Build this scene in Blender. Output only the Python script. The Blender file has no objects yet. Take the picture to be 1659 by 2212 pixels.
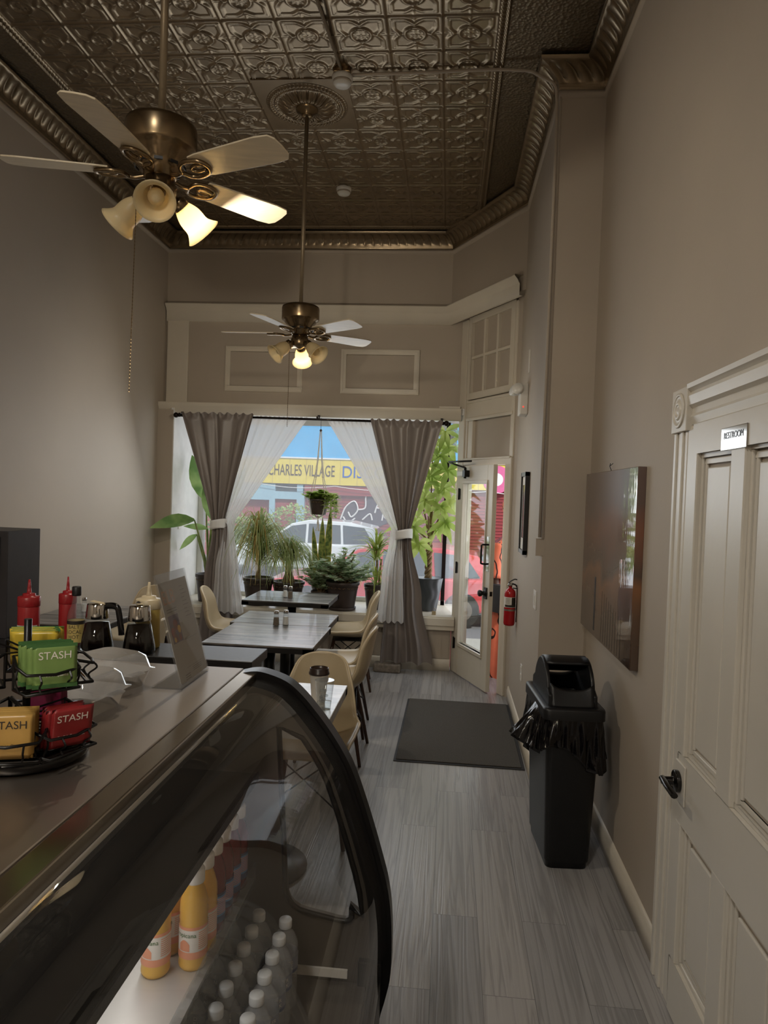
import bpy, bmesh, math, random
import numpy as np
from mathutils import Vector, Matrix
random.seed(7); rng = np.random.default_rng(7)
S = bpy.context.scene; COL = S.collection
PI = math.pi; R = math.radians
# ------------------------------------------------------------------ camera, sky, lights, exposure
cam = bpy.data.cameras.new('camera'); camo = bpy.data.objects.new('camera', cam); COL.objects.link(camo)
yw, pt, rl = R(-5.07), R(-1.54), R(2.016)
fw = Vector((math.sin(yw)*math.cos(pt), math.cos(yw)*math.cos(pt), math.sin(pt)))
rt = Vector((math.cos(yw), -math.sin(yw), 0)); up = rt.cross(fw)
r2 = rt*math.cos(rl)+up*math.sin(rl); u2 = -rt*math.sin(rl)+up*math.cos(rl)
mw = Matrix((r2, u2, -fw)).transposed().to_4x4(); mw.translation = (0, 0, 1.7); camo.matrix_world = mw
cam.sensor_fit = 'VERTICAL'; cam.sensor_height = 36; cam.lens = 1557/2212*36; cam.clip_start = .02
S.camera = camo
S.view_settings.view_transform = 'Standard'; S.view_settings.look = 'None'
S.view_settings.gamma = 1; S.view_settings.exposure = 0.0; S.view_settings.use_curve_mapping = False
W = bpy.data.worlds.new('sky'); S.world = W; W.use_nodes = True
wn = W.node_tree; bgd = wn.nodes['Background']
sky = wn.nodes.new('ShaderNodeTexSky'); sky.sky_type = 'HOSEK_WILKIE'; sky.turbidity = 6; sky.ground_albedo = .5
sky.sun_direction = (.35, -.55, .75)
mixw = wn.nodes.new('ShaderNodeMixRGB'); mixw.inputs[0].default_value = .75; mixw.inputs[2].default_value = (.86, .93, 1, 1)
wn.links.new(sky.outputs[0], mixw.inputs[1]); wn.links.new(mixw.outputs[0], bgd.inputs[0])
bgd.inputs[1].default_value = 1.25
def lamp(name, kind, loc, power, col=(1, 1, 1), rot=(0, 0, 0), size=None, parent=None):
    l = bpy.data.lights.new(name, kind); l.energy = power; l.color = col
    o = bpy.data.objects.new(name, l); COL.objects.link(o); o.location = loc; o.rotation_euler = rot
    if kind == 'AREA': l.shape = 'RECTANGLE'; l.size, l.size_y = size
    elif kind == 'POINT': l.shadow_soft_size = size or .03
    if parent: o.parent = parent
    return o
sun = lamp('sun', 'SUN', (0, 5, 12), 3.6, (1, .96, .9)); sun.data.angle = R(8)
sun.rotation_euler = Vector((-.35, .55, -.75)).to_track_quat('-Z', 'Y').to_euler()
# area lamps standing in for daylight at the shop window and the glazed door
lamp('window_daylight_fill', 'AREA', (-1.36, 7.63, 1.5), 14, (.93, .97, 1), (R(-90), 0, 0), (2.5, 1.8))
lamp('window_daylight_fill', 'AREA', (-1.30, 6.50, 1.96), 17, (.90, .95, 1), (R(-66), 0, 0), (2.4, .8))  # added inside the room, in front of the curtains, to boost the window light
lamp('door_daylight', 'AREA', (.62, 6.95, 1.15), 11, (.95, .97, 1), Vector((-.88, -.4746, 0)).to_track_quat('-Z', 'Z').to_euler(), (.7, 1.6))

# ------------------------------------------------------------------ helpers
def hexl(h):
    h = h.lstrip('#'); c = [int(h[i:i+2], 16)/255 for i in (0, 2, 4)]
    return tuple((x/12.92 if x <= .04045 else ((x+.055)/1.055)**2.4) for x in c)+(1,)
MATS = {}
def mat(name, col, rough=.5, metal=0, noise=None, bump=None, emit=None, spec=.5, coat=0, trans=0, sub=0, alpha=1, stretch=None):
    if name in MATS: return MATS[name]
    m = bpy.data.materials.new(name); m.use_nodes = True; nt = m.node_tree; b = nt.nodes['Principled BSDF']
    c = hexl(col) if isinstance(col, str) else tuple(col)+(1,)
    b.inputs['Base Color'].default_value = c; b.inputs['Roughness'].default_value = rough; b.inputs['Metallic'].default_value = metal
    b.inputs['Specular IOR Level'].default_value = spec; b.inputs['Coat Weight'].default_value = coat
    b.inputs['Transmission Weight'].default_value = trans; b.inputs['Alpha'].default_value = alpha
    if emit: b.inputs['Emission Color'].default_value = c; b.inputs['Emission Strength'].default_value = emit
    tc = nt.nodes.new('ShaderNodeTexCoord'); vec = tc.outputs['Object']
    if stretch:
        mp = nt.nodes.new('ShaderNodeMapping'); mp.inputs['Scale'].default_value = stretch
        nt.links.new(vec, mp.inputs[0]); vec = mp.outputs[0]
    sc, am = noise or (9, .06)
    n = nt.nodes.new('ShaderNodeTexNoise'); n.inputs['Scale'].default_value = sc; n.inputs['Detail'].default_value = 4
    nt.links.new(vec, n.inputs['Vector'])
    mr = nt.nodes.new('ShaderNodeMapRange'); mr.inputs[1].default_value = .3; mr.inputs[2].default_value = .7
    mr.inputs[3].default_value = 1-am; mr.inputs[4].default_value = 1+am
    nt.links.new(n.outputs[0], mr.inputs[0])
    mx = nt.nodes.new('ShaderNodeMixRGB'); mx.blend_type = 'MULTIPLY'; mx.inputs[0].default_value = 1; mx.inputs[1].default_value = c
    nt.links.new(mr.outputs[0], mx.inputs[2]); nt.links.new(mx.outputs[0], b.inputs['Base Color'])
    if bump:
        n2 = nt.nodes.new('ShaderNodeTexNoise'); n2.inputs['Scale'].default_value = bump[0]; n2.inputs['Detail'].default_value = 3
        nt.links.new(vec, n2.inputs['Vector'])
        bp = nt.nodes.new('ShaderNodeBump'); bp.inputs['Strength'].default_value = bump[1]; bp.inputs['Distance'].default_value = .004
        nt.links.new(n2.outputs[0], bp.inputs['Height']); nt.links.new(bp.outputs[0], b.inputs['Normal'])
    MATS[name] = m; return m
def thin_glass(name, tint=(1, 1, 1), rough=.02, ior=1.45, haze=0., hcol=(.8, .8, .8), boost=1., back=False):
    m = bpy.data.materials.new(name); m.use_nodes = True; nt = m.node_tree; nt.nodes.clear()
    o = nt.nodes.new('ShaderNodeOutputMaterial'); t = nt.nodes.new('ShaderNodeBsdfTransparent'); t.inputs[0].default_value = tuple(tint)+(1,)
    g = nt.nodes.new('ShaderNodeBsdfGlossy'); g.inputs['Roughness'].default_value = rough
    f = nt.nodes.new('ShaderNodeFresnel'); ge = nt.nodes.new('ShaderNodeNewGeometry'); io = nt.nodes.new('ShaderNodeMapRange'); io.inputs[3].default_value = ior; io.inputs[4].default_value = 1/ior
    nt.links.new(ge.outputs['Backfacing'], io.inputs[0]); nt.links.new(io.outputs[0], f.inputs[0]); mx = nt.nodes.new('ShaderNodeMixShader')
    bo = nt.nodes.new('ShaderNodeMath'); bo.operation = 'MULTIPLY'; bo.inputs[1].default_value = boost; bo.use_clamp = True
    nt.links.new(f.outputs[0], bo.inputs[0])
    src = t.outputs[0]
    if haze:
        d = nt.nodes.new('ShaderNodeBsdfTranslucent' if back else 'ShaderNodeBsdfDiffuse'); d.inputs[0].default_value = tuple(hcol)+(1,)
        m2 = nt.nodes.new('ShaderNodeMixShader'); m2.inputs[0].default_value = haze
        nt.links.new(t.outputs[0], m2.inputs[1]); nt.links.new(d.outputs[0], m2.inputs[2]); src = m2.outputs[0]
    nt.links.new(bo.outputs[0], mx.inputs[0]); nt.links.new(src, mx.inputs[1]); nt.links.new(g.outputs[0], mx.inputs[2])
    nt.links.new(mx.outputs[0], o.inputs[0]); MATS[name] = m; return m
def leafmat(name, c1, c2, tr=.35, scale=6, stripe=None, rough=.35):
    m = bpy.data.materials.new(name); m.use_nodes = True; nt = m.node_tree; b = nt.nodes['Principled BSDF']; out = nt.nodes['Material Output']
    tc = nt.nodes.new('ShaderNodeTexCoord'); n = nt.nodes.new('ShaderNodeTexNoise'); n.inputs['Scale'].default_value = scale
    nt.links.new(tc.outputs['Object'], n.inputs['Vector'])
    r = nt.nodes.new('ShaderNodeValToRGB'); r.color_ramp.elements[0].position = .38; r.color_ramp.elements[1].position = .62
    r.color_ramp.elements[0].color = hexl(c1); r.color_ramp.elements[1].color = hexl(c2)
    nt.links.new(n.outputs[0], r.inputs[0]); b.inputs['Roughness'].default_value = rough
    tl = nt.nodes.new('ShaderNodeBsdfTranslucent'); mx = nt.nodes.new('ShaderNodeMixShader'); mx.inputs[0].default_value = tr
    nt.links.new(r.outputs[0], b.inputs['Base Color']); nt.links.new(r.outputs[0], tl.inputs[0])
    nt.links.new(b.outputs[0], mx.inputs[1]); nt.links.new(tl.outputs[0], mx.inputs[2]); nt.links.new(mx.outputs[0], out.inputs[0])
    MATS[name] = m; return m
def cr(pts, n):                                     # smooth curve through points
    P = [Vector(p) for p in pts]; out = []
    Q = [P[0]*2-P[1]]+P+[P[-1]*2-P[-2]]
    for i in range(1, len(Q)-2):
        for k in range(n):
            t = k/n; a, b, c, d = Q[i-1:i+3]
            out.append(.5*((2*b)+(c-a)*t+(2*a-5*b+4*c-d)*t*t+(3*b-a-3*c+d)*t**3))
    out.append(P[-1]); return out
class MB:
    def __init__(s): s.v = []; s.f = []; s.m = []; s.s = []; s.X = None
    def add(s, vs, fs, m=0, sm=False, X=None):
        k = len(s.v); X = X or s.X
        s.v += [tuple(X @ Vector(v)) for v in vs] if X else [tuple(v) for v in vs]
        for f in fs: s.f.append(tuple(i+k for i in f)); s.m.append(m); s.s.append(sm)
        return s
    def box(s, x0, x1, y0, y1, z0, z1, m=0, X=None):
        return s.add([(x0, y0, z0), (x1, y0, z0), (x1, y1, z0), (x0, y1, z0), (x0, y0, z1), (x1, y0, z1), (x1, y1, z1), (x0, y1, z1)],
                     [(3, 2, 1, 0), (4, 5, 6, 7), (0, 1, 5, 4), (1, 2, 6, 5), (2, 3, 7, 6), (3, 0, 4, 7)], m, False, X)
    def grid(s, nu, nv, fn, m=0, cu=False, sm=True, X=None):
        vs = [fn(i/(nu if cu else nu-1), j/(nv-1)) for j in range(nv) for i in range(nu)]
        fs = []
        for j in range(nv-1):
            for i in range(nu if cu else nu-1):
                a = j*nu+i; b = j*nu+(i+1) % nu; fs.append((a, b, b+nu, a+nu))
        return s.add(vs, fs, m, sm, X)
    def lathe(s, pr, n=24, m=0, X=None, sm=True, sq=None):
        def fn(u, v):
            r, z = pr[round(v*(len(pr)-1))]; a = 2*PI*u
            k = sq(a) if sq else 1
            return (r*k*math.cos(a), r*k*math.sin(a), z)
        s.grid(n, len(pr), fn, m, True, sm, X)
        for idx, flip in ((0, True), (len(pr)-1, False)):
            r, z = pr[idx]
            if r > 1e-5 and len(pr) > 2:
                ring = [(r*(sq(2*PI*i/n) if sq else 1)*math.cos(2*PI*i/n), r*(sq(2*PI*i/n) if sq else 1)*math.sin(2*PI*i/n), z) for i in range(n)]
                f = tuple(range(n)); s.add(ring, [f[::-1] if flip else f], m, False, X)
        return s
    def cyl(s, a, b, r, r2=None, n=16, m=0, X=None): return s.tube([a, b], [r, r if r2 is None else r2], n, m, X)
    def tube(s, path, r, n=8, m=0, X=None, closed=False, flat=1.):
        P = [Vector(p) for p in path]; N = len(P); rr = r if isinstance(r, (list, tuple)) else [r]*N
        T = [(P[(i+1) % N]-P[i-1] if closed else P[min(i+1, N-1)]-P[max(i-1, 0)]).normalized() for i in range(N)]
        up_ = Vector((0, 0, 1)) if abs(T[0].z) < .9 else Vector((1, 0, 0)); nn = (up_-T[0]*up_.dot(T[0])).normalized(); vs = []
        for i in range(N):
            nn = (nn-T[i]*nn.dot(T[i])).normalized(); bb = T[i].cross(nn)
            vs += [P[i]+nn*(rr[i]*flat*math.cos(2*PI*k/n))+bb*(rr[i]*math.sin(2*PI*k/n)) for k in range(n)]
        fs = []
        for i in range(N if closed else N-1):
            for k in range(n):
                a = i*n+k; b = i*n+(k+1) % n; c = ((i+1) % N)*n; fs.append((a, b, c+(k+1) % n, c+k))
        s.add(vs, fs, m, n > 5, X)
        if not closed: s.add(vs[:n], [tuple(range(n))[::-1]], m, False, X); s.add(vs[-n:], [tuple(range(n))], m, False, X)
        return s
    def prism(s, poly, h0, h1, fr, m=0, sm=False, X=None):       # poly 2D; fr(x,y,h)->3D
        n = len(poly); vs = [fr(x, y, h0) for x, y in poly]+[fr(x, y, h1) for x, y in poly]
        s.add(vs[:n], [tuple(range(n))[::-1]], m, False, X); s.add(vs[n:], [tuple(range(n))], m, False, X)
        return s.add(vs, [(i, (i+1) % n, n+(i+1) % n, n+i) for i in range(n)], m, sm, X)
    def ball(s, c, r, n=12, m=0, sc=(1, 1, 1), X=None):
        return s.grid(n, n//2+1, lambda u, v: (c[0]+r*sc[0]*math.sin(PI*v)*math.cos(2*PI*u), c[1]+r*sc[1]*math.sin(PI*v)*math.sin(2*PI*u), c[2]-r*sc[2]*math.cos(PI*v)), m, True, True, X)
    def build(s, name, mats, parent=None, bevel=0, seg=2, solid=0, fix=True, sub=0):
        me = bpy.data.meshes.new(name); me.from_pydata(s.v, [], s.f)
        for mm in (mats if isinstance(mats, (list, tuple)) else [mats]): me.materials.append(MATS[mm] if isinstance(mm, str) else mm)
        me.polygons.foreach_set('material_index', s.m); me.polygons.foreach_set('use_smooth', s.s)
        if fix:
            bm = bmesh.new(); bm.from_mesh(me); bmesh.ops.remove_doubles(bm, verts=bm.verts, dist=1e-6)
            bmesh.ops.recalc_face_normals(bm, faces=bm.faces); bm.to_mesh(me); bm.free()
        o = bpy.data.objects.new(name, me); COL.objects.link(o)
        if parent: o.parent = parent
        if solid: md = o.modifiers.new('s', 'SOLIDIFY'); md.thickness = solid; md.offset = 0
        if sub: md = o.modifiers.new('u', 'SUBSURF'); md.levels = md.render_levels = sub
        if bevel: md = o.modifiers.new('b', 'BEVEL'); md.width = bevel; md.segments = seg; md.limit_method = 'ANGLE'; md.angle_limit = R(40)
        return o
def tag(o, label=None, cat=None, group=None, kind=None):
    for k, v in (('label', label), ('category', cat), ('group', group), ('kind', kind)):
        if v: o[k] = v
    return o
def thing(name, label, cat, loc=(0, 0, 0), rz=0, group=None):
    o = bpy.data.objects.new(name, None); COL.objects.link(o); o.location = loc; o.rotation_euler = (0, 0, rz); o.empty_display_size = .05
    return tag(o, label, cat, group)
def struct(mb, name, mats, **k): return tag(mb.build(name, mats, **k), kind='structure')
KIDS = {}
def kids(o):
    return [c for c in bpy.data.objects if c.parent == o]
def dup(o, loc, rz=None, label=None, parent=None):
    if o not in KIDS: KIDS[o] = kids(o)
    c = o.copy(); COL.objects.link(c); c.parent = parent
    if parent is None:
        c.location = loc
        if rz is not None: c.rotation_euler = (0, 0, rz)
        if label: c['label'] = label
    for ch in KIDS[o]: dup(ch, None, parent=c)
    return c
def text(name, body, size, m, parent, X, ext=.0004, align='CENTER', sx=1.):
    cu = bpy.data.curves.new(name, 'FONT'); cu.body = body; cu.size = size; cu.extrude = ext; cu.align_x = align; cu.align_y = 'CENTER'
    t = bpy.data.objects.new(name, cu); COL.objects.link(t)
    me = bpy.data.meshes.new_from_object(t.evaluated_get(bpy.context.evaluated_depsgraph_get()))
    bpy.data.objects.remove(t); me.materials.clear(); me.materials.append(MATS[m] if isinstance(m, str) else m)
    me.transform(X @ Matrix.Diagonal((sx, 1, 1, 1)))
    o = bpy.data.objects.new(name, me); COL.objects.link(o); o.parent = parent; return o
def frame_X(o, x, y):                               # matrix from origin and two axes
    x = Vector(x).normalized(); y = Vector(y).normalized(); z = x.cross(y)
    X = Matrix((x, y, z)).transposed().to_4x4(); X.translation = o; return X
def TR(x, y, z, rz=0): return Matrix.Translation((x, y, z)) @ Matrix.Rotation(rz, 4, 'Z')
# ------------------------------------------------------------------ materials
mat('wall_paint', '#b0a495', .65, noise=(2, .03), bump=(90, .08))
mat('trim_paint', '#cfc6b6', .38, noise=(4, .03), bump=(35, .12))
mat('door_paint', '#d0cabf', .36, noise=(3, .025), bump=(28, .14))
mat('white_paint', '#dedcd8', .5)
mat('white_plastic', '#d9d6cf', .35)
mat('black_plastic', '#121214', .42, bump=(160, .12))
mat('black_gloss', '#0b0a0c', .16)
mat('black_wood', '#1b1817', .4, noise=(14, .2), bump=(30, .12), stretch=(1, 8, 8))
mat('black_metal', '#0e0d0d', .35, .3)
mat('dark_bronze', '#1d1512', .35, .6)
mat('chrome', '#c8c6c2', .08, 1)
mat('steel', '#a0968c', .38, .9, noise=(6, .06), bump=(60, .05), stretch=(1, .15, 1))
mat('steel_edge', '#b3a898', .22, 1, stretch=(1, .1, 1))
mat('antique_brass', '#8a775c', .27, .95, noise=(8, .08))
mat('rod_paint', '#8f8069', .35, .4)
mat('blade_wood', '#d9cbb0', .32, noise=(7, .08), bump=(40, .05), stretch=(1, 9, 1))
mat('cream_vinyl', '#b2a183', .36, noise=(5, .06), bump=(140, .06))
mat('piping', '#cdbc9c', .4)
mat('walnut', '#3a2418', .4, noise=(20, .2))
mat('curtain_dark', '#7f7671', .40, noise=(3, .05), bump=(300, .06))
mat('terracotta_brown', '#3b302c', .42, noise=(12, .12), bump=(60, .1))
mat('grey_pot', '#4b5157', .4, noise=(7, .06))
mat('soil', '#4a3a2c', .9, noise=(60, .4), bump=(80, .6))
mat('bark', '#8a7352', .8, noise=(30, .25), bump=(40, .5))
mat('mat_carpet', '#4b4742', .95, noise=(240, .4), bump=(380, .7))
mat('rubber', '#232122', .7)
mat('red_plastic', '#9a2226', .3, trans=0)
mat('red_enamel', '#a5161c', .22)
mat('stone', '#82786c', .85, noise=(40, .25), bump=(50, .6))
mat('paper', '#d8d2c8', .6)
mat('ink', '#2c2622', .6)
mat('bulb', '#fff0cc', .3, emit=14)
tin = mat('tin_metal', '#85755f', .27, .75, noise=(5, .14), bump=(120, .04))
glz = thin_glass('glass', (.97, .99, .98)); thin_glass('window_glass', (.97, .99, 1), boost=.6, haze=.20, hcol=(.95, .96, .98), back=True)
thin_glass('case_glass', (.93, .92, .90), .015, 1.5, haze=.03, hcol=(.5, .48, .46))
thin_glass('clear_plastic', (.93, .95, .96), .05, 1.5, haze=.06, hcol=(.7, .72, .75))
thin_glass('bottle_plastic', (.93, .95, .96), .06, 1.5, haze=.2, hcol=(.78, .8, .83)); thin_glass('clam_plastic', (.95, .96, .97), .06, 1.5, haze=.3, hcol=(.85, .83, .8), boost=2.2)
thin_glass('acrylic', (.95, .96, .97), .03, 1.5, haze=.05)
def lit_shade():
    m = mat('amber_glass', '#f2e3bb', .3, noise=(9, .12)); b = m.node_tree.nodes['Principled BSDF']
    b.inputs['Transmission Weight'].default_value = .0
    nt = m.node_tree; tl = nt.nodes.new('ShaderNodeBsdfTranslucent'); tl.inputs[0].default_value = (.97, .88, .68, 1)
    mx = nt.nodes.new('ShaderNodeMixShader'); mx.inputs[0].default_value = .5
    nt.links.new(b.outputs[0], mx.inputs[1]); nt.links.new(tl.outputs[0], mx.inputs[2]); nt.links.new(mx.outputs[0], nt.nodes['Material Output'].inputs[0])
lit_shade()
def sheer_mat():
    m = bpy.data.materials.new('sheer'); m.use_nodes = True; nt = m.node_tree; nt.nodes.clear()
    o = nt.nodes.new('ShaderNodeOutputMaterial'); t = nt.nodes.new('ShaderNodeBsdfTransparent'); d = nt.nodes.new('ShaderNodeBsdfDiffuse'); l = nt.nodes.new('ShaderNodeBsdfTranslucent')
    d.inputs[0].default_value = (.85, .83, .82, 1); l.inputs[0].default_value = (.8, .8, .8, 1)
    a = nt.nodes.new('ShaderNodeMixShader'); a.inputs[0].default_value = .5; b = nt.nodes.new('ShaderNodeMixShader')
    tc = nt.nodes.new('ShaderNodeTexCoord'); n = nt.nodes.new('ShaderNodeTexNoise'); n.inputs['Scale'].default_value = 900
    nt.links.new(tc.outputs['Object'], n.inputs[0])
    mr = nt.nodes.new('ShaderNodeMapRange'); mr.inputs[3].default_value = .86; mr.inputs[4].default_value = .97; nt.links.new(n.outputs[0], mr.inputs[0])
    nt.links.new(d.outputs[0], a.inputs[1]); nt.links.new(l.outputs[0], a.inputs[2]); nt.links.new(mr.outputs[0], b.inputs[0])
    nt.links.new(t.outputs[0], b.inputs[1]); nt.links.new(a.outputs[0], b.inputs[2]); nt.links.new(b.outputs[0], o.inputs[0]); MATS['sheer'] = m
sheer_mat()
def floor_mat():
    m = bpy.data.materials.new('plank_floor'); m.use_nodes = True; nt = m.node_tree; b = nt.nodes['Principled BSDF']
    tc = nt.nodes.new('ShaderNodeTexCoord'); mp = nt.nodes.new('ShaderNodeMapping'); mp.inputs['Rotation'].default_value = (0, 0, R(90))
    nt.links.new(tc.outputs['Object'], mp.inputs[0])
    br = nt.nodes.new('ShaderNodeTexBrick'); br.inputs['Scale'].default_value = 1; br.inputs['Brick Width'].default_value = 1.22; br.inputs['Row Height'].default_value = .178
    br.inputs['Mortar Size'].default_value = .0012; br.offset = .37; br.inputs['Color1'].default_value = (.78, .78, .79, 1); br.inputs['Color2'].default_value = (1, .98, .96, 1); br.inputs['Mortar'].default_value = (.4, .4, .4, 1)
    nt.links.new(mp.outputs[0], br.inputs['Vector'])
    sep = nt.nodes.new('ShaderNodeSeparateColor'); nt.links.new(br.outputs[0], sep.inputs[0])
    ad = nt.nodes.new('ShaderNodeVectorMath'); ad.operation = 'ADD'; cmb = nt.nodes.new('ShaderNodeCombineXYZ')
    k = nt.nodes.new('ShaderNodeMath'); k.operation = 'MULTIPLY'; k.inputs[1].default_value = 37; nt.links.new(sep.outputs[0], k.inputs[0]); nt.links.new(k.outputs[0], cmb.inputs[1])
    nt.links.new(tc.outputs['Object'], ad.inputs[0]); nt.links.new(cmb.outputs[0], ad.inputs[1])
    m2 = nt.nodes.new('ShaderNodeMapping'); m2.inputs['Scale'].default_value = (26, .8, 1); nt.links.new(ad.outputs[0], m2.inputs[0])
    n = nt.nodes.new('ShaderNodeTexNoise'); n.inputs['Scale'].default_value = 1; n.inputs['Detail'].default_value = 3; n.inputs['Distortion'].default_value = .6; nt.links.new(m2.outputs[0], n.inputs[0])
    ms = nt.nodes.new('ShaderNodeMath'); ms.operation = 'MULTIPLY'; ms.inputs[1].default_value = 8; nt.links.new(n.outputs[0], ms.inputs[0])
    fr = nt.nodes.new('ShaderNodeMath'); fr.operation = 'PINGPONG'; fr.inputs[1].default_value = 1; nt.links.new(ms.outputs[0], fr.inputs[0])
    rp = nt.nodes.new('ShaderNodeValToRGB'); rp.color_ramp.elements[0].color = hexl('#8f8d8c'); rp.color_ramp.elements[1].color = hexl('#a5a3a2'); rp.color_ramp.elements[0].position = .0; rp.color_ramp.elements[1].position = .55
    nt.links.new(fr.outputs[0], rp.inputs[0])
    mx = nt.nodes.new('ShaderNodeMixRGB'); mx.blend_type = 'MULTIPLY'; mx.inputs[0].default_value = 1; nt.links.new(rp.outputs[0], mx.inputs[1]); nt.links.new(br.outputs[0], mx.inputs[2])
    nt.links.new(mx.outputs[0], b.inputs['Base Color']); b.inputs['Roughness'].default_value = .33
    bp = nt.nodes.new('ShaderNodeBump'); bp.inputs['Strength'].default_value = .25; bp.inputs['Distance'].default_value = .002; nt.links.new(fr.outputs[0], bp.inputs['Height']); nt.links.new(bp.outputs[0], b.inputs['Normal'])
    MATS['plank_floor'] = m
floor_mat()
def streak(name, c1, c2, sx, sy, rough=.3, coat=0, bumps=.3):
    m = bpy.data.materials.new(name); m.use_nodes = True; nt = m.node_tree; b = nt.nodes['Principled BSDF']
    tc = nt.nodes.new('ShaderNodeTexCoord'); mp = nt.nodes.new('ShaderNodeMapping'); mp.inputs['Scale'].default_value = (sx, sy, 3); nt.links.new(tc.outputs['Object'], mp.inputs[0])
    n = nt.nodes.new('ShaderNodeTexNoise'); n.inputs['Scale'].default_value = 1; n.inputs['Detail'].default_value = 6; n.inputs['Distortion'].default_value = .8; nt.links.new(mp.outputs[0], n.inputs[0])
    rp = nt.nodes.new('ShaderNodeValToRGB'); rp.color_ramp.elements[0].color = hexl(c1); rp.color_ramp.elements[1].color = hexl(c2); rp.color_ramp.elements[0].position = .35; rp.color_ramp.elements[1].position = .66
    nt.links.new(n.outputs[0], rp.inputs[0]); nt.links.new(rp.outputs[0], b.inputs['Base Color']); b.inputs['Roughness'].default_value = rough; b.inputs['Coat Weight'].default_value = coat
    bp = nt.nodes.new('ShaderNodeBump'); bp.inputs['Strength'].default_value = bumps; bp.inputs['Distance'].default_value = .003; nt.links.new(n.outputs[0], bp.inputs['Height']); nt.links.new(bp.outputs[0], b.inputs['Normal'])
    MATS[name] = m
streak('table_wood', '#24211f', '#8f8983', 2.2, 26, .3, .15, .6)
streak('table_pale', '#9a938b', '#c6c1bb', 2.2, 30, .3, .15)
def hammered():
    m = mat('hammered_tin', '#6e604c', .34, .7); nt = m.node_tree; b = nt.nodes['Principled BSDF']
    tc = nt.nodes.new('ShaderNodeTexCoord'); v = nt.nodes.new('ShaderNodeTexVoronoi'); v.inputs['Scale'].default_value = 55; nt.links.new(tc.outputs['Object'], v.inputs['Vector'])
    bp = nt.nodes.new('ShaderNodeBump'); bp.inputs['Strength'].default_value = .6; bp.inputs['Distance'].default_value = .006; nt.links.new(v.outputs[0], bp.inputs['Height']); nt.links.new(bp.outputs[0], b.inputs['Normal'])
hammered()

leafmat('menu_paper', '#d2ccc4', '#d8d3cb', .5, 3, rough=.6)
# ------------------------------------------------------------------ room shell
XL, YB, XF, XR, YP, CZ, YR = -2.87, 7.03, .56, .82, 4.30, 4.19, -4.0
def wallbox(name, m, *b): mb = MB(); mb.box(*b); return struct(mb, name, m)
wallbox('floor', 'plank_floor', XL-.1, 1.0, YR-.1, 7.12, -.12, 0)
wallbox('wall_left', 'wall_paint', XL-.12, XL, YR, 7.9, 0, CZ+.1)
wallbox('wall_right', 'wall_paint', XR, XR+.12, YR, YP+.1, 0, CZ+.1)
mb = MB(); mb.box(XF, XR+.12, YP, 6.12, 0, CZ+.1); mb.box(.522, .575, 4.298, 4.36, 1.36, 1.46); struct(mb, 'wall_far_right', 'wall_paint')
wallbox('wall_rear', 'wall_paint', XL, XR, YR-.12, YR, 0, CZ+.1)
wallbox('wall_back', 'wall_paint', XL, .12, YB, YB+.2, 2.48, CZ+.1)
mb = MB(); mb.box(XL, -2.715, 6.87, 7.9, 0, 2.44); struct(mb, 'wall_left_pier', 'wall_paint')
mb = MB(); mb.box(-2.715, .07, 6.95, 7.1, 0, .5)
for i in range(38): mb.box(-2.70+i*.073, -2.645+i*.073, 6.944, 6.95, .12, .5)
struct(mb, 'wall_under_window', 'wall_paint')
# display window bay: white reveal, soffit, deck, glazing
wallbox('wall_reveal', 'white_paint', -2.735, -2.705, 6.872, 7.66, .53, 2.46)
wallbox('ceiling_bay', 'white_paint', -2.72, .12, 6.9, 7.75, 2.46, 2.52)
mb = MB(); mb.box(-2.72, .1, 6.90, 7.75, .47, .53); mb.box(-2.72, .1, 6.872, 6.90, .445, .52); mb.box(-2.72, .1, 6.89, 6.94, .40, .45)
struct(mb, 'trim_sill', 'trim_paint', bevel=.006)
wn_ = thing('window_1', None, None); wn_['kind'] = 'structure'
mb = MB(); mb.box(-2.705, -2.645, 7.62, 7.7, .53, 2.46); mb.box(-2.705, .0, 7.63, 7.69, .53, .575); mb.box(-2.705, .0, 7.63, 7.69, 2.39, 2.46); mb.box(.075, .115, 7.02, 7.06, .53, 2.46)
mb.build('window_frame', 'white_paint', wn_, bevel=.004)
mb = MB(); mb.box(-.045, -.005, 7.63, 7.70, .53, 2.46); mb.build('corner_post', 'dark_bronze', wn_)
mb = MB(); mb.box(-2.645, -.045, 7.655, 7.661, .575, 2.39)
mb.add([(-.01, 7.66, .53), (.09, 7.06, .53), (.09, 7.06, 2.46), (-.01, 7.66, 2.46)], [(0, 1, 2, 3)]); mb.build('pane', 'window_glass', wn_)
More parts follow.
